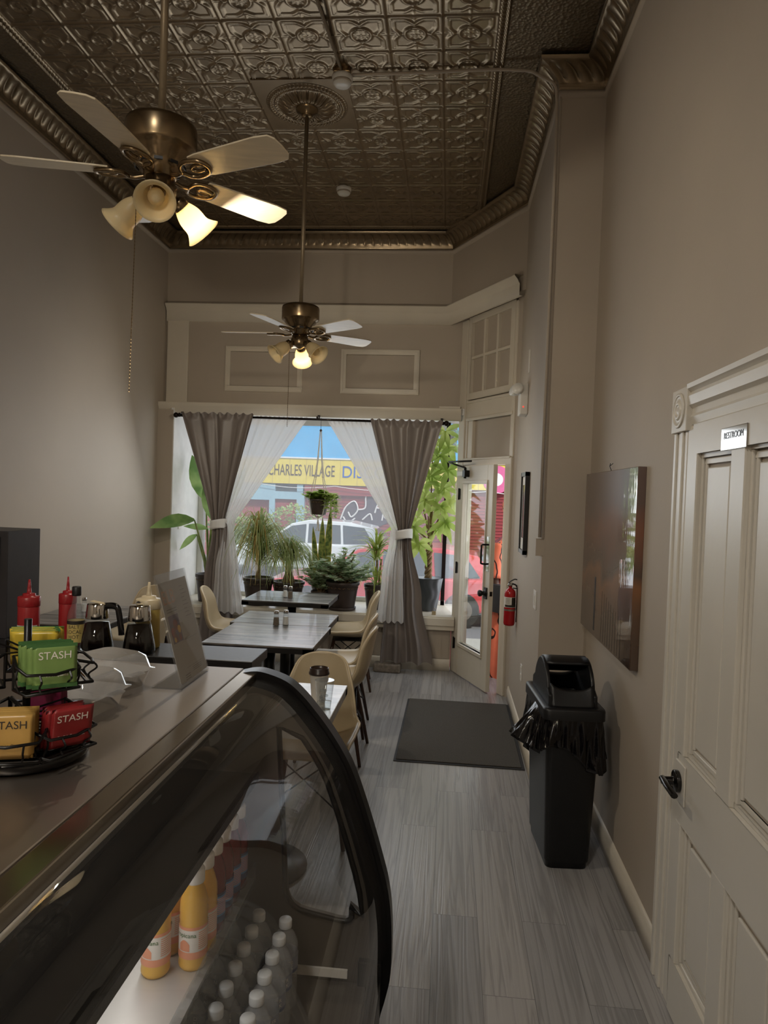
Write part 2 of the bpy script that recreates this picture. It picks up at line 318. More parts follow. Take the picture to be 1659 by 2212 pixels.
# pressed metal ceiling: one raised tile repeated over the field
TS, TX, TY = .2947, .0208, 3.963
def tile_h(a, b):
    p, q = np.abs(a), np.abs(b); mx, mn = np.maximum(p, q), np.minimum(p, q)
    g = lambda d, w: np.exp(-(d/w)**2)
    h = 1.0*g(mx-.5, .012)+.7*g(mx-.468, .012)+.35*g(mx-.44, .010)
    cc_ = .405-.125*np.clip(1-mn/.20, 0, 1)**2
    for o_, w, k_ in ((0, .015, 1.1), (.042, .012, .8)): h += k_*g((mx-cc_+o_)/(1+1.2*np.clip(1-mn/.2, 0, 1)), w)
    h += .7*g(mn, .010)*(mx > .29)*(mx < .44)
    r = np.sqrt(a*a+b*b); t = np.arctan2(b, a)
    h *= np.clip((r-.205)/.03, 0, 1)
    h += 1.6*g(r-.19, .022)+.6*g(r-.15, .012)
    h += (r < .155)*(.75*np.clip(np.cos(8*t), 0, 1)*g(r-.105, .035)+.7*np.clip(np.cos(8*t+PI), 0, 1)*g(r-.07, .02)+1.0*g(r, .03))
    h += .8*g(np.sqrt((p-.5)**2+(q-.5)**2), .03)+.5*g(np.sqrt((mx-.468)**2+(mn)**2), .016)
    return h
def ceiling():
    vs, fs, mi = [], [], []; n = 44; lin = np.linspace(-.5, .5, n+1)
    A, B = np.meshgrid(lin, lin, indexing='ij'); H = tile_h(A, B)*.0065; k = 0; V = []; F = []
    idx = np.arange((n+1)*(n+1)).reshape(n+1, n+1)
    q = np.stack([idx[:-1, :-1], idx[:-1, 1:], idx[1:, 1:], idx[1:, :-1]], -1).reshape(-1, 4)
    for i in range(-8, 2):
        for j in range(-5, 10):
            if i == 1 and j > -2: continue
            cx, cy = TX+i*TS, TY+j*TS
            if abs(cx+1.003) < .3 and abs(cy-4.656) < .3 and False: continue
            V.append(np.stack([cx+A*TS, cy+B*TS, CZ-H], -1).reshape(-1, 3)); F.append(q+k); k += (n+1)**2
    V = np.concatenate(V); F = np.concatenate(F)
    ex = [(XL, YR, CZ+.012), (XR, YR, CZ+.012), (XR, YP, CZ+.012), (XF, YP, CZ+.012), (XF, 5.93, CZ+.012), (-.04, YB, CZ+.012), (XL, YB, CZ+.012)]
    me = bpy.data.meshes.new('ceiling'); allv = V.tolist()+ex
    me.from_pydata(allv, [], F.tolist()+[tuple(range(k, k+7))]); me.materials.append(MATS['tin_metal']); me.materials.append(MATS['hammered_tin'])
    mi = np.zeros(len(F)+1, int); mi[-1] = 1; me.polygons.foreach_set('material_index', mi.tolist()); me.polygons.foreach_set('use_smooth', [True]*len(F)+[False])
    o = bpy.data.objects.new('ceiling', me); COL.objects.link(o); tag(o, kind='structure')
ceiling()
wallbox('ceiling_slab', 'wall_paint', XL-.12, 1.0, YR-.12, 7.9, CZ+.02, CZ+.16)
def offset_poly(P, d):                               # offset an open polyline to its left by d with mitres
    P = [Vector((x, y)) for x, y in P]; out = []
    for i, p in enumerate(P):
        ns = []
        if i: t = (p-P[i-1]).normalized(); ns.append(Vector((-t.y, t.x)))
        if i < len(P)-1: t = (P[i+1]-p).normalized(); ns.append(Vector((-t.y, t.x)))
        if len(ns) == 1: out.append(p+ns[0]*d)
        else: b = (ns[0]+ns[1]).normalized(); out.append(p+b*(d/b.dot(ns[0])))
    return out
def sweep(mb, path, prof, z0, step=None, disp=None, m=0):
    offs = [offset_poly(path, d) for d, z in prof]; s0 = 0
    for i in range(len(path)-1):
        L = (Vector(path[i+1])-Vector(path[i])).length; n = max(2, int(L/step)+1) if step else 2
        def fn(u, v):
            j = round(v*(len(prof)-1)); a, b = offs[j][i], offs[j][i+1]; p = a.lerp(b, u); d, z = prof[j]
            e = 0
            if disp: e = disp(s0+L*u, v)
            return (p.x+0*e, p.y, z0+z-e) if not disp else (*(p+(offs[-1][i].lerp(offs[-1][i+1], u)-offs[0][i].lerp(offs[0][i+1], u)).normalized()*(-e*.7)).to_tuple(), z0+z-e*.7)
        mb.grid(n, len(prof), fn, m); s0 += L
perim = [(XR, YR), (XR, YP), (XF, YP), (XF, 5.93), (-.04, YB), (XL, YB), (XL, YR)]
np_ = 13; prof = [(.135, -.004), (.13, -.02), (.125, -.022)]+[(.12-.105*math.sin(PI/2*k/np_), -.024-.085*(1-math.cos(PI/2*k/np_))) for k in range(np_+1)]+[(.012, -.115), (.012, -.135), (.0, -.137)]
def egg(s, v):
    w = math.sin(PI*min(1, max(0, (v-.12)/.7))); x = (s/.082) % 1
    return .011*w*(abs(math.sin(PI*x))**.6-.35*math.exp(-((x-.5)/.12)**2)*0) - .006*w*math.exp(-((x-.0)/.08)**2)
mb = MB(); sweep(mb, perim, prof, CZ, .0085, egg); struct(mb, 'trim_cornice', 'tin_metal', fix=False)
mb = MB(); sweep(mb, perim, [(.0, -.135), (.016, -.137), (.014, -.155), (.006, -.175), (0, -.177)], CZ); struct(mb, 'trim_cornice_base', 'wall_paint')
gx0, gx1, gx2, gy1, gys = TX-8.5*TS, TX+.5*TS, TX+1.5*TS, TY+9.5*TS, TY-1.5*TS
bead = [(gx2, YR), (gx2, gys-.02), (gx1, gys-.02), (gx1, 6.45), (-.08, gy1), (gx0, gy1), (gx0, YR)]
def beads(s, v): return .006*math.sin(PI*v)*(.5+.5*math.cos(2*PI*s/.03))
mb = MB(); sweep(mb, bead, [(-.06, -.001), (-.052, -.012), (-.044, -.014), (-.038, -.004), (-.03, -.004), (-.02, -.014), (-.01, -.016), (0, -.012), (.006, 0)], CZ, .006, beads); struct(mb, 'trim_ceiling_bead', 'tin_metal', fix=False)
# angled entry wall: coordinates s along the wall, d into the room
A0 = Vector((.08, 7.02)); At = Vector((.4746, -.880)); An = Vector((-.880, -.4746))
def ang(s, d, z): p = A0+At*s+An*d; return (p.x, p.y, z)
def abox(mb, s0, s1, d0, d1, z0, z1, m=0):
    c = [ang(s0, d0, z0), ang(s1, d0, z0), ang(s1, d1, z0), ang(s0, d1, z0), ang(s0, d0, z1), ang(s1, d0, z1), ang(s1, d1, z1), ang(s0, d1, z1)]
    mb.add(c, [(3, 2, 1, 0), (4, 5, 6, 7), (0, 1, 5, 4), (1, 2, 6, 5), (2, 3, 7, 6), (3, 0, 4, 7)], m)
mb = MB()
pw = [Vector((-.04, YB)), Vector((.56, 5.93))]
mb.add([(-.04, 7.03, 3.38), (.56, 5.93, 3.38), (.75, 6.03, 3.38), (.15, 7.13, 3.38), (-.04, 7.03, CZ+.1), (.56, 5.93, CZ+.1), (.75, 6.03, CZ+.1), (.15, 7.13, CZ+.1)],
       [(3, 2, 1, 0), (4, 5, 6, 7), (0, 1, 5, 4), (1, 2, 6, 5), (2, 3, 7, 6), (3, 0, 4, 7)])
abox(mb, .1, 1.02, -.07, -.03, 2.0, 3.38); abox(mb, .94, 1.06, -.1, .0, 0, 3.38); struct(mb, 'wall_entry', 'wall_paint')
mb = MB()
abox(mb, .02, .13, -.09, .02, 0, 3.36); abox(mb, .13, .165, -.06, .008, 0, 3.36); abox(mb, .86, .955, -.09, .02, 0, 1.98); abox(mb, .13, .955, -.09, .02, 1.98, 2.04); abox(mb, .14, .94, -.02, .03, 2.03, 2.05)
abox(mb, .165, .25, -.05, .0, 2.04, 2.41); abox(mb, .905, .96, -.05, .012, 2.04, 3.36); abox(mb, .13, .96, -.05, .006, 2.41, 2.59); abox(mb, .15, .94, 0, .022, 2.40, 2.43); abox(mb, .15, .94, 0, .018, 2.565, 2.59)
struct(mb, 'trim_door_surround', 'trim_paint', bevel=.006)
tr = thing('window_2', None, None); tr['kind'] = 'structure'
mb = MB(); abox(mb, .15, .205, -.02, .02, 2.60, 3.37); abox(mb, .87, .93, -.02, .02, 2.60, 3.37); abox(mb, .205, .87, -.02, .02, 2.60, 2.66); abox(mb, .205, .87, -.02, .02, 3.31, 3.37)
for k in (1, 2): abox(mb, .205+.2217*k-.014, .205+.2217*k+.014, -.02, .014, 2.66, 3.31)
abox(mb, .205, .87, -.02, .013, 2.975, 3.0); mb.build('transom_frame', 'trim_paint', tr, bevel=.004)
mb = MB(); abox(mb, .205, .87, -.025, -.015, 2.66, 3.31); mb.build('blind_panes', 'wall_paint', tr)
# crown band along back and entry walls
mb = MB(); cp = [(.54, 5.965), (-.04, YB), (XL+.01, YB)]
sweep(mb, cp, [(.0, 3.335), (.035, 3.335), (.035, 3.43), (.045, 3.44), (.055, 3.46), (.085, 3.488), (.085, 3.5), (0, 3.502)], 0)
struct(mb, 'trim_crown', 'trim_paint')
mb = MB(); mb.box(-2.85, -2.635, 7.005, YB, 2.5, 3.34); struct(mb, 'trim_pilaster', 'trim_paint', bevel=.004)
mb = MB(); sweep(mb, [(.09, 6.995), (XL, 6.995)], [(0, 2.41), (.1, 2.41), (.1, 2.43), (.112, 2.44), (.112, 2.462), (.125, 2.475), (.13, 2.51), (.13, 2.518), (-.04, 2.522)], 0)
mb.box(-.12, .08, 6.94, 7.0, 2.52, 2.545); struct(mb, 'trim_ledge', 'trim_paint')
for k, (x0, x1, z0, z1) in enumerate(((-2.256, -1.476, 2.655, 3.10), (-1.095, -.328, 2.655, 3.09))):
    mb = MB(); w = .052
    for i, (a, b, c, d) in enumerate(((x0, x1, z0, z0+w), (x0, x1, z1-w, z1), (x0, x0+w, z0+w, z1-w), (x1-w, x1, z0+w, z1-w))): mb.box(a, b, 7.012, YB, c, d)
    for i, (a, b, c, d) in enumerate(((x0+.01, x1-.01, z0+.008, z0+.022), (x0+.01, x1-.01, z1-.022, z1-.008), (x0+.010, x0+.024, z0+.022, z1-.022), (x1-.024, x1-.010, z0+.022, z1-.022))): mb.box(a, b, 7.004, 7.013, c, d)
    struct(mb, 'trim_panel_%d' % (k+1), 'trim_paint', bevel=.002)
# baseboards
def base(name, path):
    mb = MB(); sweep(mb, path, [(0, 0), (.014, 0), (.014, .085), (.010, .095), (.008, .112), (0, .116)], 0); struct(mb, name, 'trim_paint')
base('baseboard_right', [(XR, 2.545), (XR, YP), (XF, YP), (XF, 6.08)]); base('baseboard_back', [(.07, 6.944), (-2.715, 6.944)]); base('baseboard_left', [(XL, 6.87), (XL, YR)])
# thin corner bead strips on the pier
mb = MB(); mb.box(.552, .566, 4.292, 4.306, 1.46, 4.05); struct(mb, 'trim_corner_bead', 'wall_paint', bevel=.003)
# --- glazed entry door, ajar
hz = Vector((.139, 6.915)); la = R(21.8); dr = tag(thing('door_1', None, None, (hz.x, hz.y, .012), -(PI/2-la)), kind='structure')
LW, LH = .735, 1.962
mb = MB(); mb.box(0, .105, -.04, 0, 0, LH); mb.box(LW-.115, LW, -.04, 0, 0, LH); mb.box(.105, LW-.115, -.04, 0, 0, .30); mb.box(.105, LW-.115, -.04, 0, 1.80, LH)
for a, b, c, d in ((.09, LW-.1, .27, .30), (.09, LW-.1, 1.80, 1.83), (.09, .105, .30, 1.80), (LW-.115, LW-.1, .30, 1.80)): mb.box(a, b, -.052, .012, c, d)
mb.build('leaf', 'trim_paint', dr, bevel=.004)
mb = MB(); mb.box(.105, LW-.115, -.024, -.018, .30, 1.80); mb.build('pane', 'glass', dr)
for z in (.28, 1.0, 1.70):
    mb = MB(); mb.cyl((.0, -.046, z-.055), (.0, -.046, z+.055), .007); mb.box(.002, .03, -.044, -.04, z-.05, z+.05); mb.build('hinge', 'dark_bronze', dr)
px = LW-.058
mb = MB(); mb.box(px-.035, px+.035, -.043, -.04, 1.04, 1.34); mb.build('push_plate', 'chrome', dr)
mb = MB(); mb.tube(cr([(px-.02, -.04, 1.1), (px-.02, -.085, 1.105), (px-.02, -.09, 1.13), (px-.02, -.09, 1.24), (px-.02, -.085, 1.265), (px-.02, -.04, 1.27)], 5), .0085, 8); mb.build('pull_handle', 'black_metal', dr)
mb = MB(); mb.lathe([(.0, 0), (.033, .0), (.034, .012), (.02, .02), (.016, .035), (.026, .045), (.03, .06), (.024, .072), (0, .075)], 16, X=Matrix.Translation((px, -.04, .85)) @ Matrix.Rotation(R(90), 4, 'X'))
mb.box(px-.028, px+.028, -.05, -.04, .80, .90); mb.build('door_knob', 'black_metal', dr, bevel=.003)
mb = MB(); mb.box(LW-.001, LW+.002, -.032, -.008, .83, .87); mb.build('latch_plate', 'dark_bronze', dr)
mb = MB(); mb.box(.03, .22, -.085, -.042, 1.865, 1.915); cb = mb.build('closer', 'white_plastic', dr, bevel=.008)
mb = MB(); mb.box(.17, .225, -.09, -.04, 1.86, 1.92); mb.cyl((.19, -.07, 1.845), (.19, -.07, 1.945), .012); mb.tube([(.19, -.07, 1.945), (.06, -.12, 1.975), (.0, -.16, 2.0)], .008, 6); mb.tube([(.0, -.16, 2.0), (.3, -.06, 2.003)], .009, 6); mb.build('closer_arm', 'black_metal', cb)
# --- six-panel side door in the right wall
d2 = tag(thing('door_2', None, None, (XR, 0, 0)), kind='structure')
mb = MB()
def dpan(y0, y1, z0, z1):
    mb.box(-.012, .0, y0+.05, y1-.05, z0+.05, z1-.05)
    for t, e in ((0, .010), (.02, .004)):
        for a, b, c, d in ((y0+t, y1-t, z0+t, z0+t+.014), (y0+t, y1-t, z1-t-.014, z1-t), (y0+t, y0+t+.014, z0+t+.014, z1-t-.014), (y1-t-.014, y1-t, z0+t+.014, z1-t-.014)): mb.box(-e-.006, .0, a, b, c, d)
ST = [(1.60, 1.74), (2.02, 2.12), (2.40, 2.452)]
mb.box(-.03, 0, 1.60, 2.452, .01, .19); mb.box(-.03, 0, 1.60, 2.452, .655, .875); mb.box(-.03, 0, 1.60, 2.452, 1.865, 1.962)
for a, b in ST:
    for c, d in ((.19, .655), (.875, 1.865)): mb.box(-.03, 0, a, b, c, d)
for y0, y1 in ((1.74, 2.02), (2.12, 2.40)):
    dpan(y0, y1, .19, .655); dpan(y0, y1, .875, 1.865)
mb.build('leaf', 'door_paint', d2, bevel=.004)
mb = MB()
for k in range(4): mb.box(-.022-.006*(k % 2), 0, 2.525+k*.034, 2.553+k*.034, 0, 1.945)
mb.box(-.02, 0, 2.452, 2.66, 0, 1.95); mb.box(-.016, 0, 2.455, 2.525, 0, 1.96); mb.build('casing', 'door_paint', d2, bevel=.004)
mb = MB(); mb.box(-.034, 0, 2.515, 2.672, 1.945, 2.095)
mb.lathe([(0, .0), (.062, .0), (.06, .006), (.05, .006), (.048, .002), (.035, .002), (.03, .008), (.02, .008), (.017, .004), (.008, .004), (0, .01)], 28, X=Matrix.Translation((-.034, 2.5935, 2.02)) @ Matrix.Rotation(R(-90), 4, 'Y') @ Matrix.Diagonal((1, 1, 1, 1)))
mb.build('corner_block', 'door_paint', d2, bevel=.003)
mb = MB(); mb.prism([(0, 1.965), (-.012, 1.965), (-.02, 1.99), (-.014, 2.0), (-.014, 2.02), (-.026, 2.03), (-.03, 2.06), (-.02, 2.075), (-.034, 2.085), (-.036, 2.10), (0, 2.10)], 1.5, 2.516, lambda x, z, h: (x, h, z)); mb.build('head_casing', 'door_paint', d2)
mb = MB(); mb.box(-.006, -.001, 1.6, 2.46, 1.962, 1.972); mb.box(-.006, -.001, 2.452, 2.458, 0, 1.962); mb.build('shadow_gap', 'black_plastic', d2)
mb = MB(); mb.lathe([(0, 0), (.036, 0), (.036, .014), (.03, .016), (.014, .018), (.012, .055), (0, .055)], 20, X=Matrix.Translation((-.036, 2.415, .79)) @ Matrix.Rotation(R(-90), 4, 'Y'))
mb.tube([(-.085, 2.425, .795), (-.085, 2.37, .79), (-.083, 2.30, .785)], [.012, .013, .012], 8, flat=.8); hd = mb.build('lever_handle', 'chrome', d2, bevel=.002); hd.data.materials[0] = mat('dark_nickel', '#3d3b3a', .15, .9)
mb = MB(); mb.box(-.036, -.03, 2.36, 2.452, .725, .855); mb.build('latch_guard', 'door_paint', d2, bevel=.01)
sg = thing('restroom_sign', 'small mirrored restroom sign plate high on the white panelled door', 'sign', (XR-.03, 2.098, 1.888)); mb = MB(); mb.box(-.004, 0, -.092, .092, -.033, .033); mb.build('plate', 'chrome', sg, bevel=.002)
text('lettering', 'RESTROOM', .027, 'dark_nickel', sg, frame_X((-.0045, 0, .008), (0, -1, 0), (0, 0, 1)))
# ------------------------------------------------------------------ ceiling fans
def fan(name, label, loc, th, lamps, lit):
    f = thing(name, label, 'ceiling fan', loc, 0, 'ceiling fans with light kits')           # origin at blade plane
    drop = CZ-loc[2]
    mb = MB(); mb.cyl((0, 0, .19), (0, 0, drop-.06), .0135, n=12); mb.build('downrod', 'rod_paint', f)
    mb = MB(); mb.lathe([(0, drop-.085), (.03, drop-.085), (.036, drop-.075), (.036, drop-.065), (.07, drop-.05), (.08, drop-.022), (.08, drop-.002), (0, drop-.002)], 28); mb.build('ceiling_canopy', 'antique_brass', f)
    mb = MB(); mb.lathe([(0, .195), (.03, .195), (.034, .175), (.05, .182), (.105, .178), (.119, .170), (.122, .158), (.122, .092), (.119, .084), (.106, .078), (.103, .07), (.078, .046), (.072, .030), (.07, .016), (.06, .008), (.055, -.01), (.05, -.012), (0, -.012)], 40)
    mo = mb.build('motor_housing', 'antique_brass', f)
    for k in range(10): mb = MB(); mb.box(.083, .0875, -.014, .014, .02, .03, X=Matrix.Rotation(2*PI*k/10, 4, 'Z')); mb.build('vent_slot', 'black_plastic', mo)
    mb = MB(); mb.lathe([(0, -.012), (.05, -.012), (.052, -.03), (.057, -.036), (.057, -.075), (.052, -.082), (.03, -.088), (.012, -.10), (0, -.102)], 32); mb.build('light_kit_fitter', 'antique_brass', f)
    for k in range(5):
        X = Matrix.Rotation(th+k*2*PI/5, 4, 'Z')
        P = X @ Matrix.Translation((0, 0, 0)) @ Matrix.Rotation(R(-11), 4, 'X')
        out = [(.165, -.05), (.20, -.056), (.45, -.066), (.50, -.06), (.515, -.04), (.518, 0), (.515, .04), (.50, .06), (.45, .066), (.20, .056), (.165, .05)]
        mb = MB(); mb.prism(out, .0, .006, lambda x, y, h: (x, y, h), X=P); bl = mb.build('blade', 'blade_wood', f, bevel=.0015)
        mb = MB(); mb.tube(cr([(.05, 0, -.006), (.085, 0, -.014), (.105, .0, -.012), (.12, .03, -.007), (.155, .042, -.006), (.20, .03, -.006), (.215, 0, -.006), (.20, -.03, -.006), (.155, -.042, -.006), (.12, -.03, -.007), (.105, 0, -.012)], 5), .0075, 8, X=P)
        mb.tube(cr([(.2, .012, -.006), (.165, .015, -.006), (.145, 0, -.006), (.165, -.015, -.006), (.2, -.012, -.006)], 4), .006, 6, X=P)
        for q in ((.205, .025), (.205, -.025), (.15, 0)): mb.ball((q[0], q[1], -.007), .006, 8, X=P)
        mb.build('blade_iron', 'antique_brass', bl)
    for k, a in enumerate(lamps):
        X = Matrix.Rotation(a, 4, 'Z') @ Matrix.Translation((.05, 0, -.06)) @ Matrix.Rotation(R(128), 4, 'Y')  # local z points out and down
        mb = MB(); mb.tube([(0, 0, -.02), (0, 0, .018)], .012, 10, X=X); mb.lathe([(.0, .012), (.02, .012), (.029, .02), (.029, .045), (.026, .048)], 18, X=X)
        for q in range(3): mb.ball((.031*math.cos(q*2.1), .031*math.sin(q*2.1), .036), .005, 6, X=X)
        ar = mb.build('lamp_socket', 'antique_brass', f)
        mb = MB(); n = 12; pr = [(.025+.008*(v/n)+.034*(v/n)**3+.012*math.sin(PI*min(1, v/n*1.4)), .04+.115*v/n) for v in range(n+1)]
        mb.grid(32, n+1, lambda u, v: ((1+.035*math.cos(8*PI*u)*v**3*0)*pr[round(v*n)][0]*math.cos(2*PI*u), pr[round(v*n)][0]*math.sin(2*PI*u), pr[round(v*n)][1]), 0, True, True, X=X)
        mb.build('lamp_shade', 'amber_glass', f, solid=.003)
        mb = MB(); mb.lathe([(0, .04), (.012, .045), (.013, .06), (.024, .085), (.028, .105), (.024, .122), (.012, .131), (0, .133)], 16, X=X); mb.build('bulb', 'bulb' if k in lit else 'amber_glass', ar)
        if k in lit:
            p = X @ Vector((0, 0, .14)); lamp('bulb_light', 'POINT', p, 30, (1, .89, .72), size=.025, parent=f)
    return f
def chain(f, x, y, z0, z1, dx=0):
    mb = MB()
    n = int((z0-z1)/.012); pts = [(x+dx*(i/n), y, z0-(z0-z1)*i/n) for i in range(n)]
    mb.tube(pts[::6]+[pts[-1]], .0012, 5)
    for p in pts: mb.add([(p[0]+a*.0028, p[1]+b*.0028, p[2]+c*.0028) for a, b, c in ((1, 0, 0), (-1, 0, 0), (0, 1, 0), (0, -1, 0), (0, 0, 1), (0, 0, -1))], [(0, 2, 4), (2, 1, 4), (1, 3, 4), (3, 0, 4), (2, 0, 5), (1, 2, 5), (3, 1, 5), (0, 3, 5)])
    mb.build('pull_chain', 'antique_brass', f)
f1 = fan('ceiling_fan', 'large near ceiling fan with one lamp lit, hanging at upper left', (-1.04, 2.455, 2.775), R(-22.5), [R(-72), R(48), R(168)], [1]); chain(f1, -.065, -.04, -.05, -.77, -.01)
f2 = fan('ceiling_fan', 'smaller far ceiling fan on a long rod below the round ceiling medallion', (-1.003, 4.656, 2.716), R(-36), [R(95), R(-30), R(215)], [0]); chain(f2, -.06, -.03, -.06, -.62)
f3 = fan('ceiling_fan', 'third ceiling fan hanging at the back of the shop', (-1.0, -1.2, 2.9), R(10), [R(-90), R(30), R(150)], [0, 1, 2])
tl = thing('ceiling_fill_light', 'added twin tube fill light on the ceiling at the unseen back of the shop', 'ceiling light', (-1.0, -.9, CZ))  # unseen fixture added behind the camera to brighten the room
mb = MB(); mb.box(-.15, .15, -.62, .62, -.06, 0); mb.build('fixture_tray', 'white_plastic', tl, bevel=.01)
for x in (-.07, .07): mb = MB(); mb.cyl((x, -.58, -.08), (x, .58, -.08), .016); mb.build('tube', mat('tube_glow', '#fff3dc', .4, emit=6), tl)
lamp('tube_fill_light', 'AREA', (0, 0, -.1), 56, (1, .955, .88), (0, 0, 0), (.3, 1.2), parent=tl)
cmd = thing('ceiling_medallion', 'round pressed metal medallion with acanthus leaves around the far fan canopy', 'medallion', (-1.003, 4.656, CZ))
def med(u, v):
    r = .265*(1-v)+.05*v; t = 2*PI*u; z = -.012-.03*math.exp(-((r-.1)/.05)**2)-.012*math.exp(-((r-.235)/.012)**2)-.01*math.exp(-((r-.205)/.008)**2)
    w = math.exp(-((r-.14)/.045)**2); z -= w*.018*abs(math.cos(8*t))**.7+w*.006*math.cos(48*t)
    if abs(r-.235) < .018: z -= .004*math.cos(60*t)
    if v == 0: z = 0
    return (r*math.cos(t), r*math.sin(t), z)
mb = MB(); mb.grid(240, 44, med, 0, True); mb.build('medallion_plate', 'tin_metal', cmd, fix=False)
mb = MB(); mb.box(-.295, .295, -.295, .295, -.0095, -.002); mb.build('backing_tile', 'tin_metal', cmd)
for i, (x, y, lb) in enumerate(((-.72, 4.30, 'white round smoke detector on a box at the ceiling conduit joint'), (-.95, 5.93, 'white round smoke detector on the far ceiling tiles beyond the fans'))):
    sd = thing('smoke_detector', lb, 'smoke detector', (x, y, CZ), 0, 'ceiling smoke detectors')
    mb = MB(); h = .03 if i == 0 else 0; mb.lathe([(0, -.06-h), (.03, -.06-h), (.045, -.055-h), (.052, -.045-h), (.054, -.03-h), (.06, -.026-h), (.062, -.01-h), (.062, -h), (0, -h)], 28); mb.build('housing', 'white_plastic', sd)
    mb = MB(); mb.lathe([(.0555, -.042-h), (.056, -.036-h), (.0555, -.03-h)], 28); mb.build('vent_ring', 'wall_paint', sd)
    if i == 0: mb = MB(); mb.box(-.05, .05, -.05, .05, -.03, .0); mb.build('junction_box', 'antique_brass', sd, bevel=.006)
cd = thing('ceiling_conduit', 'painted metal conduit running across the ceiling to the pier corner', 'conduit', (0, 0, 0))
zc = CZ-.022
mb = MB(); mb.tube(cr([(-.66, 4.30, zc), (-.3, 4.29, zc), (.15, 4.27, zc), (.35, 4.27, zc-.008)], 6)+cr([(.38, 4.27, zc-.01), (.45, 4.27, zc-.05), (.515, 4.27, 4.08), (.535, 4.275, 4.0), (.54, 4.28, 3.8)], 6)[1:]+[(.54, 4.28, 1.47)], .0095, 8); mb.build('pipe_run', 'wall_paint', cd)
mb = MB(); mb.tube([(-.72, 4.24, zc), (-.78, 3.2, zc), (-.8, 0, zc)], .0095, 8); mb.build('pipe_branch', 'rod_paint', cd)
# ------------------------------------------------------------------ curtains
rod = thing('curtain_rod', 'dark curtain rod with ball finials across the shop window', 'curtain rod', (0, 0, 0))
RZ, RY = 2.372, 6.79
mb = MB(); mb.cyl((-2.64, RY, RZ+.008), (-.06, RY, RZ-.005), .011, n=12); mb.build('rod', 'dark_bronze', rod)
for x, z in ((-2.655, RZ+.008), (-.045, RZ-.005)):
    mb = MB(); mb.ball((x, RY, z), .026, 16); mb.cyl((x+(.02 if x < -1 else -.02), RY, z), (x+(.045 if x < -1 else -.045), RY, z), .017, n=12); mb.build('finial', 'dark_bronze', rod)
for x in (-2.62, -1.27, -.09):
    mb = MB(); mb.box(x-.008, x+.008, RY-.01, 6.872, RZ+.012, RZ+.03); mb.box(x-.012, x+.012, 6.862, 6.87, RZ-.0, RZ+.05); mb.build('bracket', 'dark_bronze', rod)
def curtain(name, label, m, stations, y0, folds, amp, seed, dirx):
    """stations: (z, xl, xr, fold amplitude factor)"""
    t = thing(name, label, 'curtain', (0, y0, 0)); zs = [s[0] for s in stations]
    rr = random.Random(seed); ph = [rr.uniform(0, 6) for _ in range(8)]
    def ev(z, k):
        for i in range(len(stations)-1):
            a, b = stations[i], stations[i+1]
            if b[0] <= z <= a[0]:
                q = (a[0]-z)/(a[0]-b[0]); q = q*q*(3-2*q) if i else q**1.0; return a[k]+(b[k]-a[k])*q
        return stations[-1][k]
    def fn(u, v):
        z = zs[0]+(zs[-1]-zs[0])*v; xl, xr, am = ev(z, 1), ev(z, 2), ev(z, 3); yo = ev(z, 4) if len(stations[0]) > 4 else 0
        uu = u+.018*math.sin(2*PI*folds*u*.5+ph[0])+.012*math.sin(9*u+ph[1]+3*v)
        f = math.sin(2*PI*folds*uu+ph[2])+.30*math.sin(2*PI*folds*1.6*uu+ph[3]+1.2*v)+.07*math.sin(2*PI*folds*3.1*u+ph[4])
        y = -amp*am*f*(.6+.4*math.sin(5*u+ph[5])**2)
        if v < .012: y = .016*math.cos(2*PI*folds*2*u)
        if z < zs[-1]+.03: z += .012*math.sin(2*PI*folds*u*.7+ph[6])
        if v == 0: z += .010*math.sin(2*PI*folds*2.3*u)
        return (xl+(xr-xl)*u+amp*.3*am*math.cos(2*PI*folds*uu), y-.012*(1-am)+yo, z)
    mb = MB(); mb.grid(150, 90, fn, 0); mb.build('drape', m, t, fix=False); return t
c1 = curtain('dark_curtain', 'taupe blackout curtain on the left, tied back beside the bird of paradise', 'curtain_dark', [(2.405, -2.60, -1.875, .7), (1.40, -2.275, -2.13, .8), (1.28, -2.26, -2.10, .8), (.80, -2.33, -2.05, 1.1), (.03, -2.40, -2.0, 1.3)], 6.765, 4.2, .026, 1, 1)
c2 = curtain('dark_curtain', 'taupe blackout curtain on the right, tied back beside the braided money tree', 'curtain_dark', [(2.385, -.765, -.075, .7), (1.36, -.47, -.345, .8), (1.27, -.475, -.335, .8), (.70, -.56, -.22, 1.1), (.10, -.60, -.10, 1.3)], 6.765, 4.2, .026, 2, 1)
s1 = curtain('sheer_curtain', 'white sheer curtain swept left behind the taupe drape', 'sheer', [(2.39, -1.96, -1.36, .5, 0), (1.38, -2.16, -2.04, .55, -.02), (1.30, -2.16, -2.04, .55, -.05), (.9, -2.20, -1.97, .8, -.105), (.50, -2.22, -1.91, 1, -.115)], 6.82, 6, .014, 3, 1)
s2 = curtain('sheer_curtain', 'white sheer curtain swept right behind the taupe drape', 'sheer', [(2.38, -1.185, -.66, .5, 0), (1.36, -.53, -.42, .55, -.02), (1.28, -.54, -.42, .55, -.05), (.9, -.60, -.40, .8, -.105), (.49, -.63, -.38, 1, -.115)], 6.82, 6, .014, 4, 1)
for par, x, z, w in ((s1, -2.20, 1.34, .08), (s2, -.405, 1.315, .08)):
    mb = MB(); mb.grid(28, 8, lambda u, v: ((x+w*math.cos(2*PI*u)), -.04+.06*math.sin(2*PI*u), z-.045+.09*v+.012*math.sin(6*v+9*u)+.25*(0 if par is s2 else 0)*math.cos(2*PI*u)), 0, True); mb.build('tie_band', 'white_paint', par, solid=.003)
